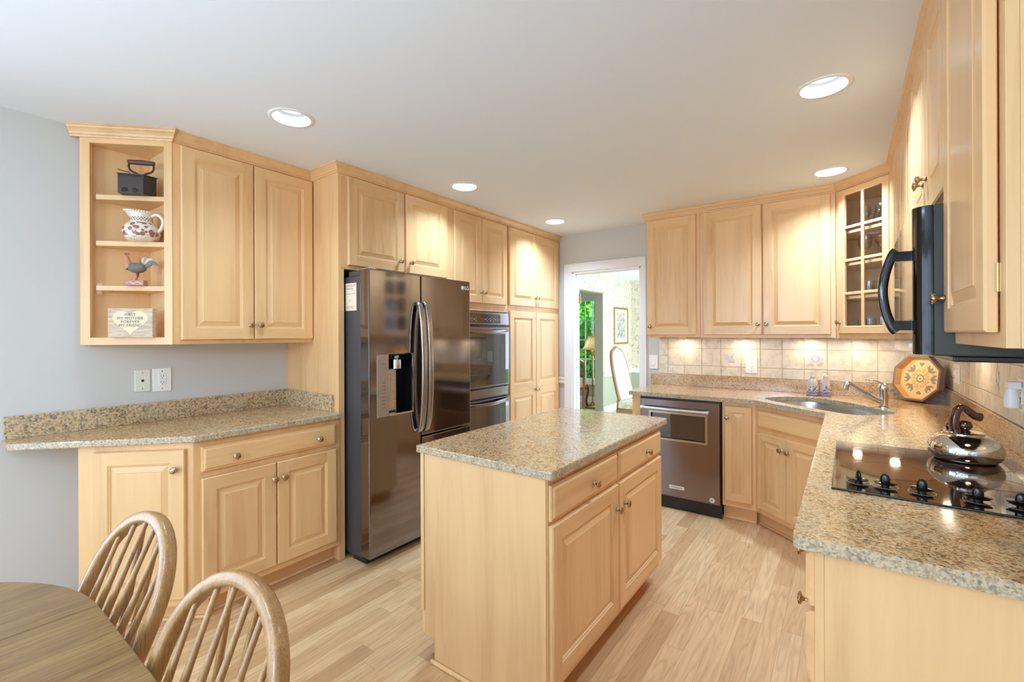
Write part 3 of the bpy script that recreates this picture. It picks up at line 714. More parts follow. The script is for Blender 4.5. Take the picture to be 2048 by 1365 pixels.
def sink():
    root = thing('kitchen_sink', 'undermount stainless steel sink in the diagonal corner of the counter', 'sink', (SC.x, SC.y, CT - 0.001))
    P = catmull([(x * 1.02, y * 1.03) for x, y in ctrl], 6)
    m = MB(); n = len(P); vs = []
    prof = [(1.02, 0.0), (1.0, 0.0), (0.985, -0.03), (0.96, -0.15), (0.90, -0.172), (0.5, -0.178), (0.1, -0.18)]
    for s_, z in prof:
        for p in P: q = sd * p.x * s_ + sn * p.y * s_; vs.append((q.x, q.y, z))
    fs = [(i * n + k, i * n + (k + 1) % n, (i + 1) * n + (k + 1) % n, (i + 1) * n + k) for i in range(len(prof) - 1) for k in range(n)]
    fs.append(tuple((len(prof) - 1) * n + k for k in range(n)))
    m.add(vs, fs, 0, True); m.obj('basin', M['steel'], root)
    m = MB(); m.lathe([(0.0, -0.179), (0.042, -0.179), (0.045, -0.176), (0.038, -0.1755), (0.0, -0.1765)], cap=False); m.obj('drain', M['chrome'], root)
sink()
def faucet():
    root = thing('kitchen_faucet', 'single-lever chrome faucet with slanted pull-out spout behind the sink', 'faucet', (0.186, 3.759, CU))
    m = MB(); m.lathe([(0.034, 0), (0.034, 0.004), (0.028, 0.008), (0.0235, 0.012), (0.0235, 0.10), (0.027, 0.112), (0.028, 0.13), (0.024, 0.145), (0.010, 0.152)], seg=24); m.obj('faucet_body', M['chrome'], root)
    d = Vector((-0.75, -0.66, 0)).normalized()
    p = [Vector((0, 0, 0.035)) + d * 0.015, Vector((0, 0, 0.062)) + d * 0.075, Vector((0, 0, 0.125)) + d * 0.185, Vector((0, 0, 0.152)) + d * 0.232, Vector((0, 0, 0.150)) + d * 0.252, Vector((0, 0, 0.118)) + d * 0.265]
    pc = catmull(p, 5, False)
    m = MB(); m.tube(pc, [0.0135 + (0.006 if i < 8 else 0.001) + (0.005 if i > 15 else 0) for i in range(len(pc))], 14); m.obj('spout', M['steel'], root)
    m = MB(); m.tube(catmull([Vector((0, 0, 0.148)), Vector((0, 0, 0.160)) + d * 0.03, Vector((0, 0, 0.172)) + d * 0.075, Vector((0, 0, 0.176)) + d * 0.115], 5, False), 0.008, 10, flat=(0.6, 1.4)); m.obj('lever', M['chrome'], root)
faucet()

# --- back wall uppers
FYU = 3.99; UD = YB - FYU - 0.001; BZ0 = 1.352
cabinet('wall_cabinet', 'single-door maple wall cabinet next to the doorway', 'cabinet', (-1.425, FYU), 0, 0.447, UD, BZ0, 2.40,
        [('door', 0.004, 0.418, 1.374, 2.378, dict(knobs=[(0.034, 1.449)]))])
cabinet('wall_cabinet', 'two-door maple wall cabinet above the back counter outlet', 'cabinet', (-0.977, FYU), 0, 0.915, UD, BZ0 - 0.003, 2.40,
        [('door', 0.026, 0.451, 1.374, 2.380, dict(knobs=[(0.427, 1.453)])), ('door', 0.460, 0.886, 1.374, 2.380, dict(knobs=[(0.482, 1.453)]))])
# --- corner glass cabinet, hollow
FXU2 = 0.235
def corner_glass():
    A = Vector((-0.060, FYU)); B = Vector((FXU2, 3.70)); L = (B - A).length; ang = math.atan2(B.y - A.y, B.x - A.x)
    root = thing('corner_display_cabinet', 'diagonal corner cabinet with an eight-pane glass door showing glassware', 'cabinet', (A.x, A.y, 0), ang)
    u = (B - A) / L; n = Vector((-u.y, u.x))
    def loc(x, y): d = Vector((x, y)) - A; return (d.dot(u), d.dot(n))
    e = 0.002
    outer = [(-0.058, FYU + 0.004), (-0.058, YB - e), (XR - e, YB - e), (XR - e, 3.702), (FXU2 + 0.004, 3.702)]
    def wallp(p, q, t):
        p = Vector(p); q = Vector(q); d = (q - p).normalized(); nn = Vector((d.y, -d.x)) * t
        return [loc(*p), loc(*q), loc(*(q + nn)), loc(*(p + nn))]
    m = MB()
    for p, q in zip(outer, outer[1:]): m.prism(wallp(p, q, 0.012), 1.346, 2.40)
    m.obj('cabinet_body', M['maple_in'], root)
    pg = [loc(x, y) for x, y in [(-0.05, FYU + 0.012), (-0.05, YB - 0.010), (XR - 0.010, YB - 0.010), (XR - 0.010, 3.712), (FXU2 + 0.012, 3.712)]]
    m = MB(); m.prism(pg, 1.346, 1.378); m.obj('bottom_board', MX, root); m = MB(); m.prism(pg, 2.375, 2.40); m.obj('top_board', MX, root)
    sh = [loc(x, y) for x, y in [(-0.045, FYU + 0.045), (-0.045, YB - 0.016), (XR - 0.016, YB - 0.016), (XR - 0.016, 3.718), (FXU2 + 0.045, 3.718)]]
    for z in (1.640, 1.872, 2.098):
        m = MB(); m.prism(sh, z - 0.018, z); m.obj('shelf', MX, root)
    m = MB(); m.box(0, 0.030, 0, 0.018, 1.346, 2.40); m.box(L - 0.026, L, 0, 0.018, 1.346, 2.40); m.box(0.03, L - 0.026, 0, 0.018, 1.346, 1.376); m.box(0.03, L - 0.026, 0, 0.018, 2.37, 2.40); m.obj('face_frame', MZ, root)
    dx0, dx1, dz0, dz1 = 0.034, L - 0.010, 1.379, 2.376
    d = front(root, 'door', dx0, dx1, dz0, dz1, knobs=[(0.048, 1.459)], glass=True, fw_=0.044, panels=[(0.048, dz1 - dz0 - 0.038)])
    w = dx1 - dx0; h = dz1 - dz0; m = MB(); m.box(w / 2 - 0.010, w / 2 + 0.010, -T + 0.002, -0.006, 0.05, h - 0.04)
    for k in (1, 2, 3):
        z = 0.05 + (h - 0.088) * k / 4; m.box(0.046, w - 0.046, -T + 0.003, -0.005, z - 0.009, z + 0.009)
    m.obj('muntins', MZ, d, bev=0.002)
    m = MB(); m.box(0.045, w - 0.045, -0.006, -0.003, 0.049, h - 0.039); m.obj('glass_pane', M['pane'], d)
    return root, A, u, n
cg, cgA, cgu, cgn = corner_glass()
# glassware
def glass_mesh(prof, seg=18):
    m = MB(); m.lathe(prof, seg=seg, cap=False); return m.mesh('glassware', [M['glassware']])
G = {'goblet': glass_mesh([(0.0, 0.0), (0.032, 0.0), (0.033, 0.003), (0.006, 0.010), (0.005, 0.06), (0.02, 0.075), (0.034, 0.10), (0.036, 0.13), (0.031, 0.165), (0.029, 0.165), (0.034, 0.13), (0.032, 0.10), (0.015, 0.079), (0.0, 0.075)]),
     'tumbler': glass_mesh([(0.0, 0.0), (0.026, 0.0), (0.028, 0.004), (0.033, 0.095), (0.031, 0.095), (0.027, 0.012), (0.0, 0.010)]),
     'pitcher': glass_mesh([(0.0, 0.0), (0.045, 0.0), (0.052, 0.02), (0.055, 0.06), (0.040, 0.13), (0.036, 0.15), (0.045, 0.185), (0.043, 0.185), (0.034, 0.15), (0.038, 0.13), (0.052, 0.06), (0.049, 0.022), (0.0, 0.006)]),
     'bowl': glass_mesh([(0.0, 0.0), (0.035, 0.0), (0.02, 0.02), (0.02, 0.05), (0.05, 0.075), (0.07, 0.11), (0.075, 0.125), (0.072, 0.125), (0.065, 0.108), (0.045, 0.08), (0.0, 0.06)])}
NAMEG = {'goblet': ('stemmed_glass', 'glass'), 'tumbler': ('drinking_glass', 'glass'), 'pitcher': ('glass_pitcher', 'pitcher'), 'bowl': ('footed_glass_bowl', 'bowl')}
def put(kind, a, b, z, label, group=None, sc=1.0):
    p = cgA + cgu * a + cgn * b
    o = link(G[kind], NAMEG[kind][0]); o.location = (p.x, p.y, z + 0.0005); o.scale = (sc, sc, sc); tag(o, label, NAMEG[kind][1], group)
gi = 0
for (k, a, b, z, l, g, sc) in [
    ('goblet', 0.13, 0.10, 2.098, 'left stemmed glass on the top shelf of the corner cabinet', None, 0.95), ('pitcher', 0.20, 0.15, 2.098, 'narrow glass pitcher on the top shelf beside the stemmed glass', None, 0.85), ('pitcher', 0.30, 0.10, 2.098, 'wide glass pitcher at the right of the top cabinet shelf', None, 1.0),
    ('goblet', 0.13, 0.10, 1.872, 'tall stemmed glass at the left of the second cabinet shelf', None, 1.12), ('bowl', 0.27, 0.14, 1.872, 'footed glass bowl on the second shelf of the corner cabinet', None, 1.1),
    ('goblet', 0.35, 0.07, 1.872, 'short stemmed glass right of the footed bowl', None, 0.9),
    ('tumbler', 0.10, 0.16, 1.640, 'tumbler', 3, 0.9), ('tumbler', 0.17, 0.09, 1.640, 'tumbler', 3, 1.0), ('tumbler', 0.26, 0.09, 1.640, 'tumbler', 3, 1.05), ('tumbler', 0.34, 0.08, 1.640, 'tumbler', 3, 1.0), ('tumbler', 0.30, 0.20, 1.640, 'tumbler', 3, 1.0),
    ('tumbler', 0.11, 0.10, 1.378, 'tumbler', 4, 0.95), ('tumbler', 0.18, 0.08, 1.378, 'tumbler', 4, 1.1), ('tumbler', 0.26, 0.09, 1.378, 'tumbler', 4, 1.15), ('tumbler', 0.33, 0.08, 1.378, 'tumbler', 4, 1.1), ('tumbler', 0.23, 0.19, 1.378, 'tumbler', 4, 1.1)]:
    if l == 'tumbler':
        put(k, a, b, z, 'clear tumbler in the row on the %s of the corner cabinet' % ('third shelf' if g == 3 else 'bottom shelf'), 'tumblers on the %s of the corner cabinet' % ('third shelf' if g == 3 else 'bottom shelf'), sc)
    else: put(k, a, b, z, l, None, sc)
p = cgA + cgu * 0.30 + cgn * 0.13
m = MB(); m.lathe([(0.0, 0), (0.05, 0), (0.075, 0.010), (0.078, 0.014), (0.05, 0.008), (0, 0.006)], cap=False); o = m.obj('white_plate', M['white']); o.location = (p.x, p.y, 1.872 + 0.139); tag(o, 'white plate resting on the footed glass bowl in the corner cabinet', 'plate')

# --- right wall uppers: (front plane x=FXU2), local x runs toward -y
def upper_r(label, ya, yb, z0, fronts, name='wall_cabinet'):
    return cabinet(name, label, 'cabinet', (FXU2, yb), -HP, yb - ya, XR - FXU2 - 0.001, z0, 2.40, fronts)
upper_r('far two-door maple wall cabinet on the right wall beside the glass corner cabinet', 3.085, 3.698, 1.352, [('door', 0.03, 0.303, 1.374, 2.378, dict(knobs=[(0.28, 1.46)])), ('door', 0.310, 0.585, 1.374, 2.378, dict(knobs=[(0.333, 1.46)]))])
upper_r('two-door maple wall cabinet just beyond the microwave', 2.470, 3.083, 1.352, [('door', 0.03, 0.303, 1.374, 2.378, dict(knobs=[(0.28, 1.46)])), ('door', 0.310, 0.585, 1.374, 2.378, dict(knobs=[(0.333, 1.46)]))])
upper_r('short two-door maple cabinet above the microwave', 1.706, 2.468, 1.762, [('door', 0.022, 0.377, 1.782, 2.378, dict(knobs=[(0.340, 1.895)])), ('door', 0.383, 0.745, 1.782, 2.378, dict(knobs=[(0.420, 1.895)]))], 'over_microwave_cabinet')
nc = upper_r('nearest maple wall cabinet on the right wall, door hinged on its near side', 1.215, 1.704, 1.353, [('door', 0.002, 0.452, 1.383, 2.378, dict(knobs=[(0.030, 1.475)], y=-0.003))])
for z in (1.46, 2.24):
    m = MB(); m.box(0.4525, 0.4535, -0.008, 0.0, z, z + 0.055); m.tube([(0.4545, -0.004, z), (0.4545, -0.004, z + 0.055)], 0.0022, 8); m.obj('hinge', M['brass'], nc)
m = MB(); m.sweep([(-1.425, YB - 0.001), (-1.425, FYU), (-0.060, FYU), (FXU2, 3.70), (FXU2, 1.215), (XR - 0.001, 1.215)], [(o, z) for o, z in CR])
CRO = m.obj('crown_moulding', MX); tag(CRO, 'stepped maple crown moulding over the back and right-hand cabinets', 'moulding')

# --- island
def island():
    root = thing('kitchen_island', 'freestanding maple island base with two drawers and two doors', 'island', (-0.845, 1.365, 0), HP)
    W0, D0 = 1.175, 0.635
    m = MB(); m.box(0, W0, 0.019, D0, 0.10, CT); m.obj('cabinet_body', MZ, root, bev=0.001)
    m = MB(); m.box(0.0, W0, 0.075, D0 - 0.078, 0, 0.10); m.obj('toe_kick', MZ, root)
    m = MB(); m.box(0, W0, 0, 0.0188, 0.10, CT); m.obj('face_frame', MZ, root, bev=0.001)
    m = MB(); m.box(-0.006, 0, 0.004, D0 - 0.022, 0.10, CT); m.box(-0.006, 0, 0.075, D0 - 0.078, 0, 0.10); m.obj('end_panel', MZ, root)
    m = MB(); m.box(-0.010, 0.0, D0 - 0.020, D0, 0.20, CT); m.obj('corner_strip', MZ, root, bev=0.002)
    m = MB(); m.box(-0.022, -0.0065, 0.075, D0 - 0.065, 0, 0.017); m.obj('shoe_moulding', MX, root, bev=0.006)
    front(root, 'drawer', 0.005, 0.573, 0.726, 0.852, knobs=[(0.320, 0.780)]); front(root, 'drawer', 0.589, 1.160, 0.726, 0.852, knobs=[(0.930, 0.780)])
    front(root, 'door', 0.005, 0.575, 0.140, 0.710, knobs=[(0.548, 0.603)]); front(root, 'door', 0.589, 1.160, 0.140, 0.710, knobs=[(0.640, 0.605)])
    return root
island()
prism_obj('island_countertop', 'rectangular polished granite top on the island', 'counter', [(-1.492, 1.341), (-0.820, 1.341), (-0.813, 1.348), (-0.813, 2.590), (-0.820, 2.597), (-1.485, 2.597), (-1.492, 2.590)], CT, CU)

# ------------------------------------------------------------------ appliances
def W2(m, root):   # shift world-space vertices into a root that is only translated
    l = root.location; m.v = [(a - l.x, b - l.y, c - l.z) for a, b, c in m.v]; return m
def yz(m):         # prism built in (y, z) with thickness x
    m.v = [(c, a, b) for a, b, c in m.v]; return m
def fridge():
    r = thing('refrigerator', 'black stainless side-by-side refrigerator with water dispenser and bowed handles', 'refrigerator', (-2.68, 2.13, 0))
    bx = M['bss']
    def part(nm, m, mats, bev=0.0, par=None): return W2(m, r).obj(nm, mats, par or r, bev=bev)
    m = MB(); m.box(XL + 0.03, -2.372, 1.694, 2.578, 0.03, 1.745); part('cabinet_body', m, M['fridge_side'], 0.004)
    m = MB(); m.box(-2.50, -2.385, 1.70, 1.76, 1.7455, 1.778); part('hinge_cover', m, M['fridge_side'], 0.004)
    m = MB(); m.box(-2.384, -2.30, 1.705, 1.755, 1.7815, 1.792); part('hinge_cap', m, M['steel'], 0.003)
    F0, F1 = -2.360, -2.272
    m = MB(); m.prism([(1.681, 0.048), (2.085, 0.048), (2.085, 1.780), (1.681, 1.780)], F0, F1, 0, 0, [[(1.824, 0.895), (2.010, 0.895), (2.010, 1.262), (1.824, 1.262)]])
    ld = part('freezer_door', yz(m), bx, 0.007)
    m = MB(); m.prism([(2.094, 0.716), (2.584, 0.716), (2.584, 1.780), (2.094, 1.780)], F0, F1); rd = part('upper_door', yz(m), bx, 0.007)
    m = MB(); m.prism([(2.094, 0.048), (2.584, 0.048), (2.584, 0.706), (2.094, 0.706)], F0, F1); part('lower_door', yz(m), bx, 0.007)
    m = MB(); m.box(-2.372, F0, 1.70, 2.57, 0.05, 1.77); part('gasket', m, M['rubber'])
    m = MB(); m.box(-2.46, -2.33, 1.70, 2.56, 0.004, 0.040); part('toe_grille', m, M['blackm'])
    # dispenser
    d = MB(); d.box(F1 - 0.001, F1 + 0.003, 1.736, 1.823, 0.884, 1.262); part('control_panel', d, M['panel_grey'], 0.002, ld)
    m = MB(); t = 0.004; xb = F0 + 0.012
    m.box(xb - 0.002, xb, 1.824, 2.010, 0.895, 1.262); m.box(xb, F1 - 0.003, 1.8242, 1.8262, 0.8952, 1.2618); m.box(xb, F1 - 0.003, 2.0078, 2.0098, 0.8952, 1.2618); m.box(xb, F1 - 0.003, 1.8262, 2.0078, 1.2598, 1.2618)
    part('dispenser_recess', m, M['black'], 0, ld)
    m = MB(); m.lathe([(0.034, 1.17), (0.036, 1.172), (0.036, 1.228), (0.034, 1.23)], c=(-2.306, 1.905, 0), seg=20); part('ice_chute', m, M['chrome'], 0, ld)
    m = MB(); m.lathe([(0.018, 1.2302), (0.026, 1.24), (0.02, 1.258)], c=(-2.306, 1.905, 0), seg=16); part('nozzle', m, M['steel'], 0, ld)
    m = MB(); m.box(xb, xb + 0.012, 1.875, 1.935, 0.90, 1.165); m.box(xb + 0.012, xb + 0.022, 1.835, 1.885, 1.03, 1.14); part('paddle', m, M['steel'], 0.003, ld)
    m = MB(); m.box(xb, F1 + 0.010, 1.824, 2.012, 0.884, 0.8948); part('drip_tray', m, M['steel'], 0.002, ld)
    m = MB(); m.box(xb, F1 + 0.006, 2.0102, 2.020, 0.886, 1.262); part('recess_trim', m, M['chrome'], 0.002, ld)
    for k in range(9):
        z = 1.205 - (0.0 if k == 0 else 0.09 + k * 0.022)
        m = MB(); m.box(F1 + 0.0031, F1 + 0.0036, 1.775, 1.795, z - 0.0016, z + 0.0016); part('printed_button', m, M['greytext'], 0, ld)
    for nm, yc, door in (('handle', 2.060, ld), ('handle', 2.120, rd)):
        pts = [(F1 + 0.006, yc, 1.592), (F1 + 0.030, yc, 1.56), (F1 + 0.052, yc, 1.42), (F1 + 0.062, yc, 1.17), (F1 + 0.052, yc, 0.92), (F1 + 0.030, yc, 0.78), (F1 + 0.006, yc, 0.748)]
        m = MB(); m.tube(catmull(pts, 6, False), 0.019, 16, flat=(1.0, 0.62), upv=(0, 1, 0)); part(nm, m, M['fridge_handle'], 0, door)
    m = MB(); m.box(F1 + 0.066, F1 + 0.071, 2.108, 2.132, 1.225, 1.262); part('door_button', m, M['blackm'], 0.001, rd)
    # maker's lettering
    me = text_mesh('LG', 0.038, 0.0004); me.materials.clear(); me.materials.append(M['white'])
    o = link(me, 'maker_lettering', rd, 0, (F1 + 0.0006 - r.location.x, 2.545 - 2.13, 1.727), (pi / 2, 0, pi / 2))
    m = MB(); m.lathe([(0.0, 0.0), (0.015, 0.0), (0.015, 0.0008), (0.0, 0.0008)], axis='x', c=(F1 + 0.0002, 2.500, 1.727), seg=24, cap=False); part('maker_emblem', m, M['white'], 0, rd)
    m = MB(); m.tube([(F1 + 0.0012, 2.500 + 0.010 * cos(a), 1.727 + 0.010 * sin(a)) for a in [RAD(q) for q in range(95, 361, 20)]], 0.0011, 6); m.box(F1 + 0.001, F1 + 0.0018, 2.502, 2.510, 1.7262, 1.7278); part('emblem_line', m, M['blackm'], 0, rd)
    # energy guide sheet
    m = MB(); m.box(-2.523, -2.411, 1.6932, 1.6938, 1.535, 1.705); s = part('paper_label', m, M['paper'])
    for z, a, b in [(1.692, -2.515, -2.42), (1.686, -2.51, -2.43), (1.674, -2.515, -2.45), (1.668, -2.515, -2.44), (1.640, -2.515, -2.42), (1.60, -2.48, -2.47), (1.593, -2.482, -2.472), (1.56, -2.515, -2.43), (1.552, -2.515, -2.44)]:
        q = MB(); q.box(a, b, 1.6929, 1.6932, z - 0.001, z + 0.001); part('printed_line', q, M['greytext'], 0, s)
M['fridge_side'] = plain('fridge_side_grey', (84, 80, 82), 0.35, metal=0.3)
M['fridge_handle'] = plain('bar_handle', (176, 170, 166), 0.2, metal=1.0); M['panel_grey'] = plain('dispenser_panel', (168, 162, 152), 0.35, metal=0.6)
M['greytext'] = plain('printed_text', (96, 90, 86), 0.5)
M['paper'] = plain('printed_paper', (232, 214, 186), 0.7)
fridge()

def oven():
    r = thing('double_wall_oven', 'black double wall oven with curved handles between fridge and pantry', 'oven', (-2.75, 2.99, 0))
    def part(nm, m, mats, bev=0.0, par=None): return W2(m, r).obj(nm, mats, par or r, bev=bev)
    a, b = 2.638, 3.353; F = FT + 0.002
    m = MB(); m.box(XL + 0.05, FT - 0.002, a + 0.004, b - 0.004, 0.436, 1.58); part('oven_body', m, M['blackm'])
    m = MB(); m.prism([(F - 0.001, 1.470), (F + 0.028, 1.470), (F + 0.020, 1.578), (F - 0.001, 1.578)], a, b); m.v = [(p, z, q) for p, q, z in m.v]; cp = part('control_panel', m, M['bss_dw'], 0.003)
    m = MB(); m.prism([(F + 0.0285, 1.482), (F + 0.0290, 1.482), (F + 0.0225, 1.560), (F + 0.0220, 1.560)], a + 0.05, b - 0.13); m.v = [(p, z, q) for p, q, z in m.v]; part('display', m, M['ovenglass'], 0, cp)
    for i in range(22):
        y = a + 0.08 + 0.024 * i
        if i in (8, 9): continue
        q = MB(); h = (0.001, 0.0025)[i % 3 == 0]
        for z in (1.505, 1.522) if i % 2 else (1.513,): q.box(F + 0.0275, F + 0.0300, y, y + 0.008, z - h, z + h)
        part('key_mark', q, M['white'], 0, cp)
    def dr(z0, z1, hz, gl0):
        m = MB(); m.box(F, F + 0.030, a, b, z0, z1); d = part('oven_door', m, M['bss_dw'], 0.004)
        m = MB(); m.box(F + 0.0302, F + 0.0315, a + 0.02, b - 0.02, gl0, hz - 0.035); part('door_glass', m, M['ovenglass'], 0, d)
        m = MB(); n = 12
        pts = [(F + 0.030 + 0.045 * sin(pi * min(1, max(0, t / n))) ** 0.5 if 0 < t < n else F + 0.028, a + 0.02 + (b - a - 0.04) * t / n, hz - 0.018 * sin(pi * t / n)) for t in range(n + 1)]
        m.tube(pts, 0.017, 10, flat=(0.9, 0.5), upv=(0, 0, 1)); part('handle', m, M['bss_dw'], 0, d)
    dr(0.935, 1.450, 1.425, 0.950); 
    m = MB(); m.box(F, F + 0.018, a, b, 0.842, 0.918); part('vent_band', m, M['bss_dw'], 0.003)
    dr(0.440, 0.828, 0.812, 0.455)
oven()

def dishwasher():
    r = thing('dishwasher', 'black stainless dishwasher with a bar handle and a window, under the back counter', 'dishwasher', (-1.064, 3.95, 0))
    def part(nm, m, mats, bev=0.0, par=None): return W2(m, r).obj(nm, mats, par or r, bev=bev)
    a, b = -1.372, -0.760
    m = MB(); m.box(a, b, 3.695, YB - 0.03, 0.012, CT - 0.004); part('tub', m, M['blackm'])
    m = MB(); m.prism([(a + 0.004, 0.100), (b - 0.004, 0.100), (b - 0.004, 0.858), (a + 0.004, 0.858)], 3.664, 3.6945, 0, 0, [[(-1.285, 0.552), (-0.862, 0.552), (-0.862, 0.755), (-1.285, 0.755)]])
    m.v = [(p, z, q) for p, q, z in m.v]; d = part('door', m, M['bss_dw'], 0.004)
    m = MB(); m.box(-1.2845, -0.8625, 3.680, 3.6835, 0.5525, 0.7545); part('window', m, M['ovenglass'], 0, d)
    m = MB()
    m.prism([(-1.298, 0.540), (-0.849, 0.540), (-0.849, 0.768), (-1.298, 0.768)], 3.6600, 3.6638, 0, 0, [[(-1.281, 0.556), (-0.866, 0.556), (-0.866, 0.751), (-1.281, 0.751)]]); m.v = [(p, z, q) for p, q, z in m.v]; part('window_frame', m, M['handle'], 0.001, d)
    m = MB(); m.tube([(-1.338, 3.612, 0.792), (-0.835, 3.612, 0.792)], 0.0125, 14); m.tube([(-1.345, 3.612, 0.792), (-1.325, 3.612, 0.792)], 0.016, 14); m.tube([(-0.848, 3.612, 0.792), (-0.828, 3.612, 0.792)], 0.016, 14)
    m.box(-1.342, -1.328, 3.612, 3.664, 0.784, 0.800); m.box(-0.845, -0.831, 3.612, 3.664, 0.784, 0.800); part('handle', m, M['steel'], 0, d)
    m = MB(); m.box(-1.136, -1.022, 3.6625, 3.664, 0.163, 0.190); bd = part('name_badge', m, M['white'], 0, d)
    me = text_mesh('KitchenAid', 0.018, 0.0003); me.materials.clear(); me.materials.append(M['dark']); link(me, 'lettering', bd, 0, (-1.079 + 1.064, 3.6622 - 3.95, 0.1765), (pi / 2, 0, 0))
    m = MB(); m.lathe([(0, 0), (0.019, 0), (0.019, 0.0006), (0, 0.0006)], c=(-0.818, 3.6635, 0.130), axis='y', cap=False, seg=28); st = part('round_sticker', m, M['white'], 0, d)
    m = MB(); m.tube([(-0.818 + 0.010 * cos(a_), 3.6626, 0.130 + 0.010 * sin(a_)) for a_ in [RAD(q) for q in range(30, 320, 20)]], 0.0012, 6); m.tube([(-0.824, 3.6626, 0.127), (-0.812, 3.6626, 0.133)], 0.0018, 6); part('sticker_mark', m, M['dark'], 0, st)
    m = MB(); m.box(a, b + 0.008, 3.680, 3.694, 0.0, 0.098); part('kick_plate', m, M['blackm'], 0.002)
dishwasher()

def microwave():
    r = thing('microwave', 'black over-the-range microwave with an arched handle', 'microwave', (0.37, 2.08, 1.317))
    def part(nm, m, mats, bev=0.0, par=None): return W2(m, r).obj(nm, mats, par or r, bev=bev)
    m = MB(); m.box(0.192, XR - 0.012, 1.710, 2.462, 1.319, 1.738); part('casing', m, M['slate'], 0.004)
    arc = [(0.187 - 0.036 * sin(RAD(q)), 1.742 - 0.036 * cos(RAD(q))) for q in range(0, 91, 10)]
    m = MB(); m.prism([(0.1915, 1.706)] + arc + [(0.150, 2.10), (0.156, 2.42), (0.165, 2.462), (0.1915, 2.462)], 1.322, 1.736); d = part('door', m, M['black'])
    m = MB(); m.box(0.235, XR - 0.02, 1.74, 2.44, 1.302, 1.3185); part('underside_vent', m, M['blackm'], 0.004)
    y = 1.765
    pts = [(0.118, y, 1.625), (0.108, y, 1.610), (0.093, y, 1.56), (0.087, y, 1.505), (0.093, y, 1.45), (0.108, y, 1.40), (0.118, y, 1.385)]
    m = MB(); m.tube(catmull(pts, 6, False), 0.012, 12, flat=(0.9, 1.0), upv=(0, 1, 0)); m.box(0.110, 0.1515, y - 0.011, y + 0.011, 1.592, 1.620); m.box(0.110, 0.1515, y - 0.011, y + 0.011, 1.390, 1.418); part('handle', m, M['black'], 0, d)
    m = MB(); m.box(0.1475, 0.1515, 1.752, 1.80, 1.3405, 1.3505); part('badge', m, M['white'], 0, d)
microwave()

def cooktop():
    CZ = CU + 0.0006
    r = thing('glass_cooktop', 'black ceramic glass cooktop with five knobs along its near edge', 'cooktop', (0.22, 2.07, CZ))
    def part(nm, m, mats, bev=0.0, par=None): return W2(m, r).obj(nm, mats, par or r, bev=bev)
    m = MB(); m.box(-0.040, 0.490, 1.694, 2.447, CZ, CZ + 0.006); part('glass_surface', m, M['cooktop'], 0.003)
    zt = CZ + 0.0062
    for x, y, rr in ((0.115, 2.005, 0.112), (0.10, 2.285, 0.085), (0.36, 2.30, 0.112), (0.36, 2.02, 0.080)):
        m = MB(); m.lathe([(rr - 0.0035, 0), (rr - 0.0035, 0.0003), (rr, 0.0003), (rr, 0)], c=(x, y, zt), seg=56, cap=False); m.lathe([(0.0, 0), (rr - 0.004, 0), (rr - 0.004, 0.0001), (0.0, 0.0001)], c=(x, y, zt - 0.0001), seg=56, mat=1, cap=False)
        part('burner_zone', m, [M['burner'], M['burner_in']])
    for k, (x, y) in enumerate(((0.028, 1.797), (0.092, 1.793), (0.175, 1.788), (0.290, 1.785), (0.372, 1.785))):
        m = MB(); m.lathe([(0.030, zt), (0.030, zt + 0.0003), (0.0315, zt + 0.0003), (0.0315, zt)], c=(x, y, 0), seg=36, cap=False); part('dial_ring', m, M['greyline'])
        q = MB(); q.lathe([(0.010, 0), (0.010, 0.006), (0.024, 0.008), (0.025, 0.011), (0.010, 0.014), (0.009, 0.016)], seg=24)
        q.lathe([(0.010, 0.009), (0.028, 0.0105), (0.029, 0.0125), (0.012, 0.0150)], seg=24, sx=0.55); q.sphere((0, 0, 0.020), 0.0125, 14, 8, 0, (0.5, 1.0, 1.5))
        q.obj('control_knob', M['black'], r, 0, (x - 0.22, y - 2.07, 0.0063), (0, 0, RAD((20, 75, 75, 80, 80)[k])))
M['burner_in'] = plain('burner_tint', (60, 36, 22), 0.05, spec=0.9, coat=0.6, coatr=0.04)
cooktop()

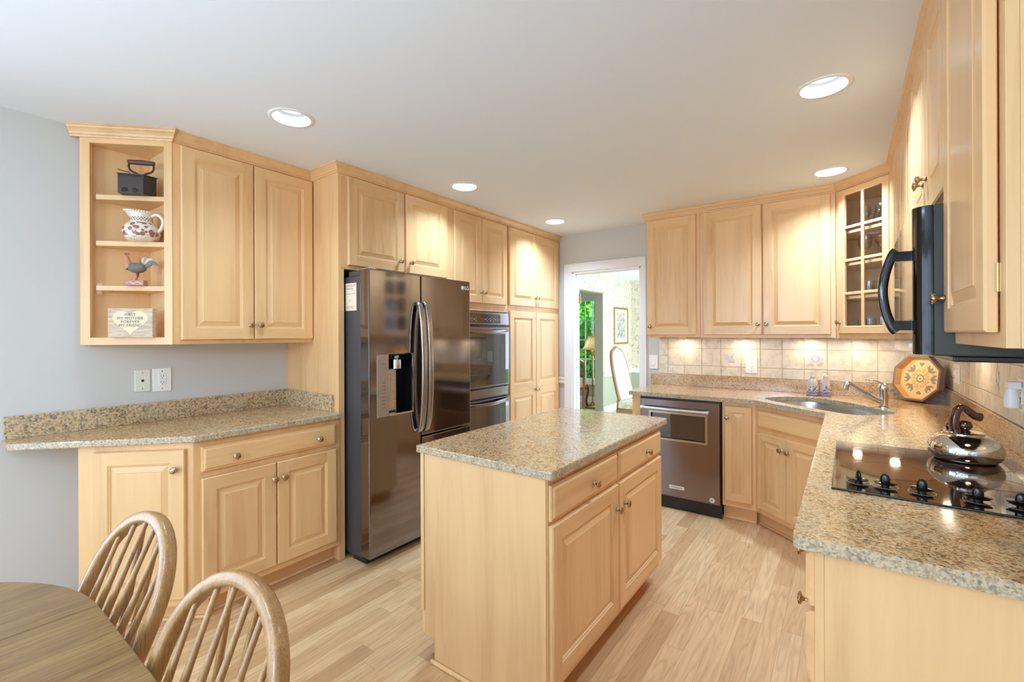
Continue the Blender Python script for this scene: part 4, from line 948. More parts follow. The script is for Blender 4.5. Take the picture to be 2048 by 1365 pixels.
def kettle():
    r = thing('tea_kettle', 'squat polished steel kettle with dark brown handle on the cooktop', 'kettle', (0.345, 2.335, CU + 0.0075)); r.scale = (0.9, 0.9, 1.0)
    K = M['kettle']
    m = MB(); m.lathe([(0.0, 0), (0.092, 0), (0.098, 0.004), (0.110, 0.018), (0.1155, 0.036), (0.113, 0.054), (0.100, 0.074), (0.078, 0.090), (0.058, 0.097), (0.0, 0.099)], seg=48, cap=False); m.obj('kettle_body', K, r)
    m = MB(); m.lathe([(0.060, 0.0965), (0.061, 0.101), (0.056, 0.104), (0.048, 0.103), (0.020, 0.108), (0.0, 0.109)], seg=40, cap=False); m.obj('lid', K, r)
    m = MB(); m.lathe([(0.012, 0.1075), (0.018, 0.112), (0.025, 0.122), (0.024, 0.133), (0.015, 0.142), (0.0, 0.145)], seg=20, cap=False); m.obj('lid_knob', M['bakelite'], r)
    e = Vector((0.86, 0.50, 0))
    P = [(-0.030, 0.094), (-0.038, 0.125), (-0.036, 0.158), (-0.024, 0.186), (-0.004, 0.190), (0.016, 0.176), (0.036, 0.162), (0.060, 0.156)]
    pc = catmull([e * a + Vector((0, 0, z)) for a, z in P], 6, False); n = len(pc)
    m = MB(); m.tube(pc, [0.0165 - 0.003 * sin(pi * i / n) + 0.005 * max(0, (i / n - 0.55)) - (0.006 if i > n - 3 else 0) for i in range(n)], 14, flat=(1.0, 0.9), upv=(-e.y, e.x, 0)); m.obj('handle', M['bakelite'], r)
    m = MB(); s = Vector((-0.55, 0.83, 0))
    m.tube([s * 0.066 + Vector((0, 0, 0.080)), s * 0.078 + Vector((0, 0, 0.094)), s * 0.084 + Vector((0, 0, 0.103))], [0.020, 0.015, 0.013], 16); m.obj('spout', K, r)
    m = MB(); c = s * 0.070 + Vector((0, 0, 0.112)); m.tube([c + Vector((0, 0, 0.010 * cos(RAD(q)))) + s * (0.010 * sin(RAD(q))) for q in range(0, 361, 30)], 0.002, 6, cap=False); m.obj('spout_ring', M['bakelite'], r)
kettle()

# ------------------------------------------------------------------ backsplash tiles
def splash_tiles():
    z0, z1 = 1.0135, 1.352
    rows = [(1.0155, 1.0945), (1.0985, 1.2495), (1.2535, 1.3505)]
    r = thing('tile_backsplash', 'cream ceramic tile backsplash on the back wall under the uppers', 'backsplash', (-0.4, YB, 1.0135))
    def part(nm, m, mats, bev=0.0, par=None): return W2(m, r).obj(nm, mats, par or r, bev=bev)
    m = MB(); m.box(-1.426, XR - 0.001, YB - 0.006, YB - 0.0002, z0, 1.347); part('grout', m, M['grout'])
    cols = [-1.340, -1.192, -1.041, -0.884, -0.724, -0.578, -0.424, -0.274, -0.122, 0.030, 0.182, 0.334, 0.486]
    m = MB()
    for z_0, z_1 in ((1.0155, 1.180), (1.184, 1.3465)): m.box(-1.424, -1.344, YB - 0.010, YB - 0.0055, z_0, z_1)
    for j, (a, b) in enumerate(rows):
        for i in range(len(cols)):
            x0 = cols[i] + 0.002; x1 = (cols[i + 1] if i + 1 < len(cols) else XR - 0.008) - 0.002
            m.box(x0, x1, YB - 0.010, YB - 0.0055, a, min(b, 1.3465))
    part('tiles', m, M['tile'], 0.0022)
    yf = YB - 0.0105
    def motif(cx, cz, kind):
        m = MB()
        if kind == 'wreath':
            for k in range(26):
                a = 2 * pi * k / 26; c = (cx + 0.040 * cos(a), yf, cz + 0.012 + 0.040 * sin(a))
                m.tube([(cx + 0.026 * cos(a - .2), yf, cz + 0.012 + 0.026 * sin(a - .2)), (cx + 0.052 * cos(a + .15), yf, cz + 0.012 + 0.052 * sin(a + .15))], 0.0032, 6, k % 2, flat=(0.1, 1), upv=(0, 1, 0))
            m.tube([(cx + 0.023 * cos(RAD(q)), yf - 0.0002, cz + 0.012 + 0.023 * sin(RAD(q))) for q in range(0, 361, 20)], 0.0022, 6, 2, flat=(0.1, 1), upv=(0, 1, 0))
            for sx in (-1, 1):
                m.sphere((cx + sx * 0.028, yf, cz - 0.036), 0.016, 12, 6, 3, (1.1, 0.03, 0.8)); m.tube([(cx + sx * 0.014, yf - .0002, cz - 0.034), (cx + sx * 0.054, yf - .0002, cz - 0.020 - 0.018 * (sx < 0))], 0.004, 6, 3, flat=(0.1, 1), upv=(0, 1, 0))
        else:
            m.sphere((cx, yf, cz - 0.020), 0.026, 16, 6, 1, (1.0, 0.02, 0.8)); m.sphere((cx - 0.035, yf, cz - 0.010), 0.016, 12, 6, 0, (1.0, 0.02, 1.2)); m.sphere((cx - 0.040, yf, cz + 0.018), 0.012, 12, 6, 1, (1.5, 0.02, 0.6))
            for k, an in enumerate((20, 45, 70, 95, 120)):
                a = RAD(an); m.tube([(cx, yf - .0002, cz - 0.005), (cx + 0.03 * cos(a), yf - .0002, cz + 0.025 * sin(a)), (cx + 0.048 * cos(a - .2), yf - .0002, cz + 0.045 * sin(a - .2))], 0.003, 6, k % 3, flat=(0.1, 1), upv=(0, 1, 0))
            m.tube([(cx - 0.03, yf - .0002, cz - 0.042), (cx + 0.03, yf - .0002, cz - 0.040)], 0.003, 6, 2, flat=(0.1, 1), upv=(0, 1, 0))
        part('painted_motif', m, [M['dec_blue'], M['dec_lilac'], M['dec_slate'], M['dec_red']])
    motif(-0.800, 1.178, 'basket'); motif(-0.198, 1.172, 'wreath')
    # right wall
    r = thing('tile_backsplash', 'cream ceramic tile backsplash running along the right wall', 'backsplash', (XR, 2.6, 1.0135))
    m = MB(); m.box(XR - 0.006, XR - 0.0002, 1.262, YB - 0.0105, z0, 1.347); part = lambda nm, m, mats, bev=0.0, par=None: W2(m, r).obj(nm, mats, par or r, bev=bev)
    part('grout', m, M['grout']); m = MB(); ys = []; y = YB - 0.0105
    while y > 1.27: ys.append(y); y -= 0.1535
    ys.append(1.262)
    for a, b in rows:
        for i in range(len(ys) - 1): m.box(XR - 0.010, XR - 0.0055, ys[i + 1] + 0.002, ys[i] - 0.002, a, min(b, 1.3465))
    part('tiles', m, M['tile'], 0.0022)
    for cy in (3.573, 2.960):
        m = MB(); xf = XR - 0.0105
        for k in range(12):
            a = 2 * pi * k / 12; m.sphere((xf, cy + 0.022 * cos(a), 1.172 + 0.010 + 0.036 * sin(a)), 0.013, 8, 5, k % 3, (0.02, 0.9, 1.0))
        for sx in (-1, 1): m.sphere((xf, cy + sx * 0.02, 1.135), 0.015, 10, 5, 3, (0.02, 1, 0.9))
        m.tube([(xf, cy, 1.22), (xf, cy, 1.245)], 0.004, 6, 2, flat=(1, 0.1), upv=(0, 1, 0))
        part('painted_motif', m, [M['dec_blue'], M['dec_lilac'], M['dec_slate'], M['dec_red']])
for k, c in dict(dec_blue=(178, 192, 206), dec_lilac=(196, 188, 208), dec_slate=(138, 142, 160), dec_red=(222, 160, 140)).items(): M[k] = plain(k, c, 0.35)
splash_tiles()

# ------------------------------------------------------------------ wall plates
def wall_plate(name, label, cat, loc, rotz, w, h, kind, mat=None):
    r = thing(name, label, cat, loc, rotz); pm = mat or M['plate']
    m = MB(); m.box(-w / 2, w / 2, -0.006, -0.0003, -h / 2, h / 2); m.obj('cover_plate', pm, r, bev=0.002)
    def scr(z):
        s = MB(); s.lathe([(0, 0), (0.003, 0), (0.0025, 0.001), (0, 0.001)], c=(0, -0.0061, z), axis='y', seg=10, cap=False); s.obj('screw', M['greytext'], r)
    if kind == 'duplex':
        m = MB(); m.box(-0.017, 0.017, -0.0085, -0.0062, -0.033, 0.033); f = m.obj('receptacle', pm, r, bev=0.001)
        for z in (0.017, -0.017):
            for x in (-0.006, 0.006):
                q = MB(); q.box(x - 0.001, x + 0.001, -0.0090, -0.0086, z, z + 0.009); q.obj('slot', M['dark'], f)
            q = MB(); q.lathe([(0, 0), (0.0024, 0), (0.0024, 0.0005), (0, 0.0005)], c=(0, -0.0086, z - 0.007), axis='y', seg=10, cap=False); q.obj('ground_hole', M['dark'], f)
        scr(0.048); scr(-0.048)
    elif kind == 'rocker':
        m = MB(); m.box(-0.017, 0.017, -0.0085, -0.0062, -0.034, 0.034); m.prism([(-0.014, -0.0115), (0.014, -0.0115), (0.014, -0.0086), (-0.014, -0.0086)], -0.030, 0.030); m.obj('rocker_switch', pm, r, bev=0.002)
    elif kind == 'phone':
        m = MB(); m.box(-0.006, 0.006, -0.0072, -0.0062, -0.006, 0.006); m.obj('jack', M['dark'], r); scr(0.043); scr(-0.043)
    elif kind == 'toggle':
        m = MB(); m.box(-0.006, 0.006, -0.022, -0.0062, -0.006, 0.020); m.obj('toggle', pm, r, bev=0.002); scr(0.03); scr(-0.03)
    return r
wall_plate('phone_jack', 'ivory phone jack plate left of the outlet on the grey wall', 'phone jack', (XL, 0.822, 1.138), HP, 0.068, 0.118, 'phone', plain('ivory_plate', (226, 228, 214), 0.4))
wall_plate('electrical_outlet', 'white duplex outlet beside the phone jack on the grey wall', 'outlet', (XL, 0.911, 1.136), HP, 0.088, 0.130, 'duplex')
wall_plate('electrical_outlet', 'ivory outlet on the tile backsplash under the two-door back cabinet', 'outlet', (-0.645, YB - 0.010, 1.118), 0, 0.086, 0.132, 'duplex')
wall_plate('light_switch', 'white rocker light switch between the door casing and the tile', 'switch', (-1.478, YB, 1.118), 0, 0.082, 0.126, 'rocker')
wall_plate('light_switch', 'white plate on the right wall tile near the octagonal tray', 'switch', (XR - 0.010, 3.868, 1.132), -HP, 0.12, 0.118, 'toggle')
nl = wall_plate('electrical_outlet', 'white outlet on the right wall tile behind the kettle with a plugged-in night light', 'outlet', (XR - 0.010, 2.585, 1.140), -HP, 0.09, 0.128, 'duplex')
m = MB(); m.lathe([(0.0, 0.0), (0.020, 0.002), (0.022, 0.035), (0.016, 0.075), (0.010, 0.078), (0, 0.078)], c=(0, -0.032, -0.052), seg=16, cap=False); m.box(-0.022, 0.022, -0.045, -0.009, 0.024, 0.052); m.obj('night_light', M['white'], nl, bev=0.002)

# ------------------------------------------------------------------ counter objects
def bottle(label, x, y, kind):
    r = thing('soap_dispenser', label, 'soap bottle', (x, y, CU + 0.0006), RAD(-150 if kind else -160))
    if kind == 0: prof = [(0.0, 0), (0.036, 0), (0.041, 0.004), (0.041, 0.075), (0.036, 0.100), (0.022, 0.122), (0.014, 0.130), (0.014, 0.142), (0.0, 0.142)]
    else: prof = [(0.0, 0), (0.034, 0), (0.037, 0.004), (0.035, 0.07), (0.027, 0.110), (0.014, 0.135), (0.013, 0.146), (0.0, 0.146)]
    m = MB(); m.lathe(prof, seg=28, cap=False); m.obj('bottle', M['soapbottle'], r)
    z0 = prof[-1][1]
    m = MB(); m.lathe([(0.015, z0), (0.015, z0 + 0.012), (0.006, z0 + 0.015), (0.005, z0 + 0.034), (0.011, z0 + 0.036), (0.011, z0 + 0.043), (0, z0 + 0.044)], seg=16); m.tube([(0, 0, z0 + 0.039), (0.022, 0, z0 + 0.039), (0.036, 0, z0 + 0.032)], 0.0045, 8); m.obj('pump', M['white'], r)
def soap_mat():
    t = NT('printed_soap_bottle'); n = t.noise(t.coord('Object'), 26, 4, 0.7, 1.2); s = t.n('ShaderNodeSeparateXYZ'); tc = t.n('ShaderNodeTexCoord'); t.l(tc.outputs['Object'], s.inputs[0])
    band = t.math('MULTIPLY', t.math('GREATER_THAN', s.outputs[2], 0.014), t.math('LESS_THAN', s.outputs[2], 0.1))
    f = t.math('MULTIPLY', band, t.math('GREATER_THAN', n.outputs[0], 0.55)); low = t.math('LESS_THAN', s.outputs[2], 0.03)
    c = t.mix(f, lin((226, 224, 222)), lin((120, 124, 178))); c = t.mix(t.math('MULTIPLY', low, 0.6), c, lin((140, 142, 190)))
    t.set(col=c, rough=0.12, trans=0.25, ior=1.4, coat=0.4); return t.m
M['soapbottle'] = soap_mat()
bottle('round-shouldered blue-printed soap pump bottle, the left of the pair behind the sink', -0.212, 4.175, 0)
bottle('slimmer tapering soap pump bottle, the right of the pair behind the sink', -0.132, 4.182, 1)

def tray():
    C0 = Vector((0.374, 4.149, 1.077)); ph, ti, R0 = -2.365, 0.150, 0.167
    r = thing('octagonal_tray', 'octagonal wooden tray with folk hearts and tulips leaning in the counter corner', 'tray', C0)
    n = Vector((cos(ph), sin(ph), 0)); e = Vector((-sin(ph), cos(ph), 0)); u = Vector((0, 0, 1)) * cos(ti) - n * sin(ti) * 1.0
    nn = e.cross(u); nn = nn if nn.dot(n) > 0 else -nn
    mt = Matrix((e, u, nn)).transposed().to_4x4()
    r.matrix_world = Matrix.Translation(C0) @ mt
    def octa(R, z): return [(R * cos(RAD(22.5 + 45 * k)), R * sin(RAD(22.5 + 45 * k)), z) for k in range(8)]
    m = MB(); rg = [octa(R0 - 0.006, -0.048), octa(R0, -0.045), octa(R0, 0.0), octa(R0 - 0.013, 0.0)]
    vs = [p for g in rg for p in g]; fs = [(i * 8 + k, i * 8 + (k + 1) % 8, (i + 1) * 8 + (k + 1) % 8, (i + 1) * 8 + k) for i in range(3) for k in range(8)]; fs.append(tuple(range(7, -1, -1)))
    m.add(vs, fs, 0); m.obj('outer_rim', M['tray_rim'], r)
    m = MB(); rg = [octa(R0 - 0.0131, 0.0), octa(R0 - 0.024, -0.040)]
    vs = [p for g in rg for p in g]; fs = [(k, (k + 1) % 8, 8 + (k + 1) % 8, 8 + k) for k in range(8)]; m.add(vs, fs, 0); m.obj('inner_wall', M['tray_in'], r)
    m = MB(); m.add(octa(R0 - 0.022, -0.0399) + octa(R0 - 0.022, -0.044), [tuple(range(8)), tuple(range(15, 7, -1))] + [(k, 8 + k, 8 + (k + 1) % 8, (k + 1) % 8) for k in range(8)]); base = m.obj('tray_base', M['tray_wood'], r)
    z = -0.0395
    def flat(path, rr, mat): mm.tube([(p[0], p[1], z) for p in path], rr, 6, mat, flat=(0.12, 1), upv=(0, 0, 1))
    def heart(cx, cy, s, a, mat, zz):
        P = []
        for k in range(28):
            t = 2 * pi * k / 28; hx = 16 * sin(t) ** 3; hy = 13 * cos(t) - 5 * cos(2 * t) - 2 * cos(3 * t) - cos(4 * t)
            hx *= s / 16; hy *= s / 16; P.append((cx + hx * cos(a) - hy * sin(a), cy + hx * sin(a) + hy * cos(a)))
        mm.add([(p[0], p[1], zz) for p in P], [tuple(range(28))], mat)
    mm = MB()
    for k in range(8):
        mm.sphere((0.020 * cos(k * pi / 4), 0.020 * sin(k * pi / 4), z), 0.0095, 10, 5, 0, (1, 1, 0.05)); 
    mm.lathe([(0, 0), (0.018, 0), (0.018, 0.0005), (0, 0.0005)], c=(0, 0, z + 0.0003), seg=24, mat=1, cap=False); mm.lathe([(0, 0), (0.008, 0), (0.008, 0.0005), (0, 0.0005)], c=(0, 0, z + 0.0010), seg=16, mat=2, cap=False)
    for a in (0, pi):
        hx, hy = 0.098 * sin(a) * 1, 0.098 * cos(a); rot = 0 if a == 0 else pi
        heart(hx, hy, 0.028, rot, 1, z + 0.0002); heart(hx, hy, 0.017, rot, 2, z + 0.0006)
    for a in (pi / 4, 3 * pi / 4, 5 * pi / 4, 7 * pi / 4, pi / 2, -pi / 2):
        dx, dy = sin(a), cos(a); R1 = 0.088
        for s_ in (-0.5, 0, 0.5):
            ex, ey = sin(a + s_ * 0.5), cos(a + s_ * 0.5)
            mm.sphere((R1 * dx + 0.014 * ex * abs(s_) * 1.5, R1 * dy + 0.014 * ey * abs(s_) * 1.5, z), 0.001, 4, 3, 2)
            mm.tube([(dx * (R1 - 0.015), dy * (R1 - 0.015), z), ((R1 + 0.004) * ex, (R1 + 0.004) * ey, z + .0002), ((R1 + 0.022) * ex, (R1 + 0.022) * ey, z)], [0.008, 0.009, 0.002], 6, 2, flat=(0.06, 1), upv=(0, 0, 1))
        mm.tube([(dx * 0.03, dy * 0.03, z), (dx * (R1 - 0.012), dy * (R1 - 0.012), z)], 0.0018, 6, 0, flat=(0.2, 1), upv=(0, 0, 1))
    for k in range(8):
        a = k * pi / 4 + pi / 8; c = Vector((0.052 * sin(a), 0.052 * cos(a), z))
        mm.tube([c + Vector(((0.014 - q * 0.0011) * cos(q * 0.6 + a), (0.014 - q * 0.0011) * sin(q * 0.6 + a), 0)) for q in range(10)], 0.0017, 6, 0, flat=(0.2, 1), upv=(0, 0, 1))
    mm.obj('painted_motif', [M['tray_tan'], M['tray_cream'], M['tray_grey']], base)
M['tray_rim'] = plain('tray_rim_grey_brown', (120, 102, 100), 0.35); M['tray_in'] = plain('tray_inner_orange', (206, 158, 96), 0.4)
M['tray_tan'] = plain('tray_paint_tan', (158, 128, 84), 0.5); M['tray_cream'] = plain('tray_paint_cream', (232, 210, 160), 0.5); M['tray_grey'] = plain('tray_paint_grey', (146, 132, 122), 0.5)
tray()

# ------------------------------------------------------------------ shelf objects (angled shelf unit)
def iron():
    r = thing('charcoal_iron', 'antique black charcoal iron with wooden grip on the top shelf', 'iron', (-2.925, 0.762, 2.1036), RAD(52))
    m = MB(); hull = [(-0.085, -0.035), (0.045, -0.042), (0.085, -0.012), (0.095, 0.0), (0.085, 0.012), (0.045, 0.042), (-0.085, 0.035)]
    hull = [(-0.075, -0.04), (0.035, -0.04), (0.075, 0.005), (0.035, 0.045), (-0.075, 0.045)]
    m.prism(hull, 0, 0.095); m.obj('iron_body', M['iron'], r, bev=0.002)
    m = MB()
    for k in range(9):
        x = -0.072 + k * 0.0125; m.add([(x, -0.0406, 0.095), (x + 0.0125, -0.0406, 0.095), (x + 0.00625, -0.0406, 0.083)], [(0, 1, 2)]); m.add([(x, -0.0412, 0.095), (x + 0.0125, -0.0412, 0.095), (x + 0.00625, -0.0412, 0.083)], [(0, 1, 2)])
    m.obj('zigzag_rim', M['leaf_dark'], r)
    m = MB(); m.prism([(-0.078, -0.042), (0.036, -0.042), (0.080, 0.005), (0.036, 0.048), (-0.078, 0.048)], 0.0953, 0.101); m.obj('lid', M['iron'], r, bev=0.001)
    for x in (-0.045, 0.0):
        m = MB(); m.sphere((x, -0.0405, 0.018), 0.014, 12, 8, 0, (1, 0.12, 0.9)); m.obj('air_hole', M['leaf_dark'], r)
    m = MB()
    for s in (-1, 1): m.tube(catmull([(0.010 + s * 0.006, 0, 0.1012), (0.010 + s * 0.018, 0, 0.114), (0.010 + s * 0.046, 0, 0.128), (0.010 + s * 0.055, 0, 0.150), (0.010 + s * 0.050, 0, 0.168)], 5, False), 0.0050, 8)
    m.obj('handle_frame', M['iron'], r)
    m = MB(); m.lathe([(0.006, -0.060), (0.011, -0.055), (0.0125, -0.02), (0.0125, 0.02), (0.011, 0.055), (0.006, 0.060)], axis='x', c=(0.010, 0, 0.172), seg=16); m.obj('grip', M['ironwood'], r)
    m = MB(); m.tube(catmull([(-0.035, -0.01, 0.1012), (-0.037, -0.012, 0.114), (-0.055, -0.014, 0.118), (-0.085, -0.014, 0.126)], 4, False), 0.0025, 6); m.obj('latch', M['iron'], r)
iron()
def jug_mat():
    t = NT('painted_majolica'); tc = t.n('ShaderNodeTexCoord'); s = t.n('ShaderNodeSeparateXYZ'); t.l(tc.outputs['Object'], s.inputs[0]); z = s.outputs[2]
    v = t.n('ShaderNodeTexVoronoi'); v.inputs['Scale'].default_value = 44; t.l(tc.outputs['Object'], v.inputs['Vector'])
    sp = t.math('LESS_THAN', v.outputs['Distance'], 0.50); band = t.math('MULTIPLY', t.math('GREATER_THAN', z, 0.022), t.math('LESS_THAN', z, 0.092))
    v2 = t.n('ShaderNodeTexVoronoi'); v2.inputs['Scale'].default_value = 120; t.l(tc.outputs['Object'], v2.inputs['Vector'])
    d = t.math('MULTIPLY', t.math('LESS_THAN', v2.outputs['Distance'], 0.26), t.math('LESS_THAN', z, 0.09))
    c = t.mix(t.math('MULTIPLY', sp, band), lin((232, 220, 200)), lin((158, 104, 92))); c = t.mix(t.math('MULTIPLY', d, 0.8), c, lin((90, 78, 84)))
    # crosshatch on the neck
    at = t.math('ARCTAN2', s.outputs[1], s.outputs[0]); nb = t.math('MULTIPLY', t.math('GREATER_THAN', z, 0.102), t.math('LESS_THAN', z, 0.122))
    l1 = t.math('GREATER_THAN', t.math('SINE', t.math('ADD', t.math('MULTIPLY', at, 22), t.math('MULTIPLY', z, 420))), 0.75); l2 = t.math('GREATER_THAN', t.math('SINE', t.math('SUBTRACT', t.math('MULTIPLY', at, 22), t.math('MULTIPLY', z, 420))), 0.75)
    c = t.mix(t.math('MULTIPLY', nb, t.math('MAXIMUM', l1, l2)), c, lin((96, 88, 92))); t.set(col=c, rough=0.22, coat=0.4); return t.m
M['jug'] = jug_mat()
def jug():
    r = thing('ceramic_jug', 'cream ceramic jug painted with reddish flowers on the second shelf', 'jug', (-2.925, 0.772, 1.8686), RAD(45))
    m = MB(); seg = 32; prof = [(0.048, 0), (0.058, 0.003), (0.072, 0.018), (0.081, 0.042), (0.079, 0.068), (0.064, 0.088), (0.050, 0.100), (0.046, 0.115), (0.050, 0.135), (0.056, 0.148)]
    vs = []
    for i, (rr, z) in enumerate(prof):
        for k in range(seg):
            a = 2 * pi * k / seg; f = max(0, cos(a - pi)) ** 6 * (0.016 if i > 7 else 0.0); zz = z + (0.010 * max(0, cos(a - pi)) if i > 7 else 0)
            vs.append(((rr + f) * cos(a) + (-.004 if i > 7 else 0), (rr + f) * sin(a), zz))
    fs = [(i * seg + k, i * seg + (k + 1) % seg, (i + 1) * seg + (k + 1) % seg, (i + 1) * seg + k) for i in range(len(prof) - 1) for k in range(seg)]; fs.append(tuple(reversed(range(seg))))
    m.add(vs, fs, 0, True); o = m.obj('jug_body', M['jug'], r); md = o.modifiers.new('wall', 'SOLIDIFY'); md.thickness = 0.004
    m = MB()
    for k in range(seg):
        a = 2 * pi * k / seg; f = max(0, cos(a - pi)) ** 6 * 0.016
        m.sphere(((0.056 + f) * cos(a) - 0.004, (0.056 + f) * sin(a), 0.149 + 0.010 * max(0, cos(a - pi))), 0.005, 6, 4)
    m.obj('scalloped_rim', M['jugwhite'], r)
    pc = catmull([(0.046, 0, 0.132), (0.070, 0, 0.142), (0.094, 0, 0.125), (0.100, 0, 0.095), (0.088, 0, 0.065), (0.074, 0, 0.050)], 7, False)
    m = MB(); m.tube(pc, [0.0075 + 0.0012 * (i % 2) for i in range(len(pc))], 10); m.obj('handle', M['jugwhite'], r)
M['jugwhite'] = plain('cream_glaze', (234, 224, 206), 0.25, coat=0.4)
jug()
def rooster():
    r = thing('rooster_figurine', 'small painted wooden rooster on a pink patterned block, third shelf', 'figurine', (-2.925, 0.748, 1.6406), RAD(50))
    m = MB(); m.box(-0.042, 0.042, -0.022, 0.022, 0, 0.028); b = m.obj('base_block', M['rost_base'], r, bev=0.001)
    m = MB()
    m.tube([(-0.035, -0.0224, 0.008), (-0.018, -0.0224, 0.018), (0.0, -0.0224, 0.008), (0.018, -0.0224, 0.018), (0.036, -0.0224, 0.008)], 0.0018, 6); m.obj('wave_motif', M['jugwhite'], b)
    m = MB(); p = catmull([(0.046, 0, 0.090), (0.025, 0, 0.092), (-0.005, 0, 0.092), (-0.030, 0, 0.104), (-0.038, 0, 0.122), (-0.042, 0, 0.140), (-0.043, 0, 0.152)], 4, False); n = len(p)
    R = [0.004, 0.012, 0.018, 0.022, 0.025, 0.026, 0.027, 0.027, 0.026, 0.025, 0.023, 0.021, 0.018, 0.015, 0.013, 0.012, 0.011, 0.011, 0.010, 0.010, 0.0105, 0.011, 0.010, 0.008, 0.005]
    m.tube(p, [R[min(i, len(R) - 1)] for i in range(n)], 14); m.obj('rooster_body', M['rost_body'], r)
    m = MB(); m.tube([(-0.024, 0, 0.092), (-0.034, 0, 0.106), (-0.041, 0, 0.128), (-0.0435, 0, 0.146), (-0.044, 0, 0.155)], [0.022, 0.021, 0.0135, 0.0125, 0.006], 14); m.obj('neck_hackle', M['rost_neck'], r)
    m = MB(); m.lathe([(0.0045, 0), (0.0, 0.014)], c=(0, 0, 0), axis='x', seg=8); m.v = [(-a - 0.050, b, c + 0.150) for a, b, c in m.v]; m.obj('beak', M['rost_gold'], r)
    m = MB()
    for k in range(4): m.sphere((-0.048 + k * 0.006, 0, 0.163 - abs(k - 1.5) * 0.001), 0.0042, 8, 6, 0, (0.8, 0.5, 1.2))
    m.sphere((-0.052, 0, 0.139), 0.005, 8, 6, 0, (0.6, 0.5, 1.3)); m.obj('comb', M['rost_red'], r)
    for k in range(5):
        a = RAD(28 + 20 * k); m = MB(); L1 = 0.055 - 0.004 * k
        base = Vector((0.036, 0, 0.096)); t1 = base + Vector((L1 * cos(a) * 0.80, 0.003 * (k - 2), L1 * sin(a) * 0.95)); t2 = t1 + Vector((0.034, 0.002 * (k - 2), 0.010 - 0.030 * (1 - k * 0.1)))
        m.tube(catmull([base, base.lerp(t1, 0.6), t1, t2], 5, False), [0.006, 0.009, 0.011, 0.012, 0.0125, 0.013, 0.013, 0.013, 0.013, 0.012, 0.011, 0.010, 0.008, 0.006, 0.004, 0.001], 8, flat=(0.4, 1), upv=(0, 1, 0))
        m.obj('tail_feather', M[('rost_body', 'rost_cream', 'rost_teal', 'rost_cream', 'rost_red')[k]], r)
    for s in (-1, 1):
        m = MB(); m.tube([(0.004, s * 0.006, 0.070), (0.008, s * 0.007, 0.052), (0.0 - s * 0.008, s * 0.008, 0.0285)], [0.006, 0.003, 0.0025], 8); m.obj('leg', M['rost_red'], r)
for k, c in dict(rost_base=(182, 124, 110), rost_body=(112, 106, 100), rost_neck=(198, 138, 98), rost_gold=(210, 170, 96), rost_red=(150, 76, 58), rost_cream=(206, 184, 148), rost_teal=(132, 140, 130)).items(): M[k] = plain(k, c, 0.5)
rooster()
def sign():
    r = thing('wooden_sign', 'small wooden block sign with a heart and lettering, bottom of the shelf unit', 'sign', (-2.908, 0.729, 1.3765), RAD(45))
    m = MB(); m.box(-0.101, 0.101, -0.018, 0.014, 0, 0.146); b = m.obj('block', M['signwood'], r, bev=0.001)
    P = []
    for k in range(48):
        t = 2 * pi * k / 48; P.append((16 * sin(t) ** 3 * 0.0050, (13 * cos(t) - 5 * cos(2 * t) - 2 * cos(3 * t) - cos(4 * t)) * 0.0043))
    m = MB(); m.add([(a, -0.0186, 0.082 + c) for a, c in P] + [(a, -0.0180, 0.082 + c) for a, c in P], [tuple(range(48))] + [(k, (k + 1) % 48, 48 + (k + 1) % 48, 48 + k) for k in range(48)]); h = m.obj('heart', M['signheart'], b)
    me = text_mesh('FIRST\nMY MOTHER\nFOREVER\nMY FRIEND', 0.0195, 0.0003, spacing=1.08, line=0.92); me.materials.clear(); me.materials.append(M['greytext']); link(me, 'lettering', h, 0, (0, -0.0191, 0.087), (pi / 2, 0, 0))
M['signwood'] = (lambda t: (t.set(col=t.ramp(t.noise(t.coord('Object', (3, 3, 20)), 8, 4).outputs[0], [(0.35, lin((186, 160, 134))), (0.65, lin((216, 194, 168)))]), rough=0.7), t.m)[1])(NT('whitewashed_wood'))
M['signheart'] = plain('heart_cream', (232, 208, 172), 0.6)
sign()

# ------------------------------------------------------------------ recessed lights and under-cabinet pucks
M['baffle'] = plain('baffle_grey', (150, 150, 148), 0.6)
def can(x, y, label):
    r = thing('recessed_light', label, 'ceiling light', (x, y, H))
    m = MB(); m.lathe([(0.0845, 0.0005), (0.0845, -0.004), (0.088, -0.006), (0.101, -0.004), (0.104, -0.0005), (0.0845, -0.0005)], seg=40, cap=False); m.obj('trim_ring', M['white'], r)
    m = MB(); m.lathe([(0.0843, -0.003), (0.080, 0.025), (0.076, 0.055), (0.0, 0.0555)], seg=40, cap=False); m.obj('baffle', M['baffle'], r)
    m = MB(); m.lathe([(0.0, 0.052), (0.070, 0.052), (0.074, 0.054)], seg=40, cap=False); m.obj('lens', M['lens'], r)
for (x, y), l in zip(CANS, ['recessed ceiling light above the left counter, nearest the shelf unit', 'recessed ceiling light in front of the oven cabinet', 'recessed ceiling light near the doorway by the pantry', 'recessed ceiling light nearest the microwave, largest in view', 'recessed ceiling light in front of the corner glass cabinet']): can(x, y, l)
PUCK = [(-1.18, 4.20, BZ0), (-0.70, 4.20, BZ0 - 0.003), (-0.235, 4.20, BZ0 - 0.003), (0.06, 4.17, 1.346), (0.26, 4.05, 1.346), (0.42, 3.20, 1.352)]
PN = ['small puck light under the single-door back cabinet', 'small puck light under the left door of the two-door back cabinet', 'small puck light under the right door of the two-door back cabinet', 'puck light under the glass corner cabinet, left one', 'puck light under the glass corner cabinet, right one', 'puck light under the right-wall cabinet between tray and microwave']
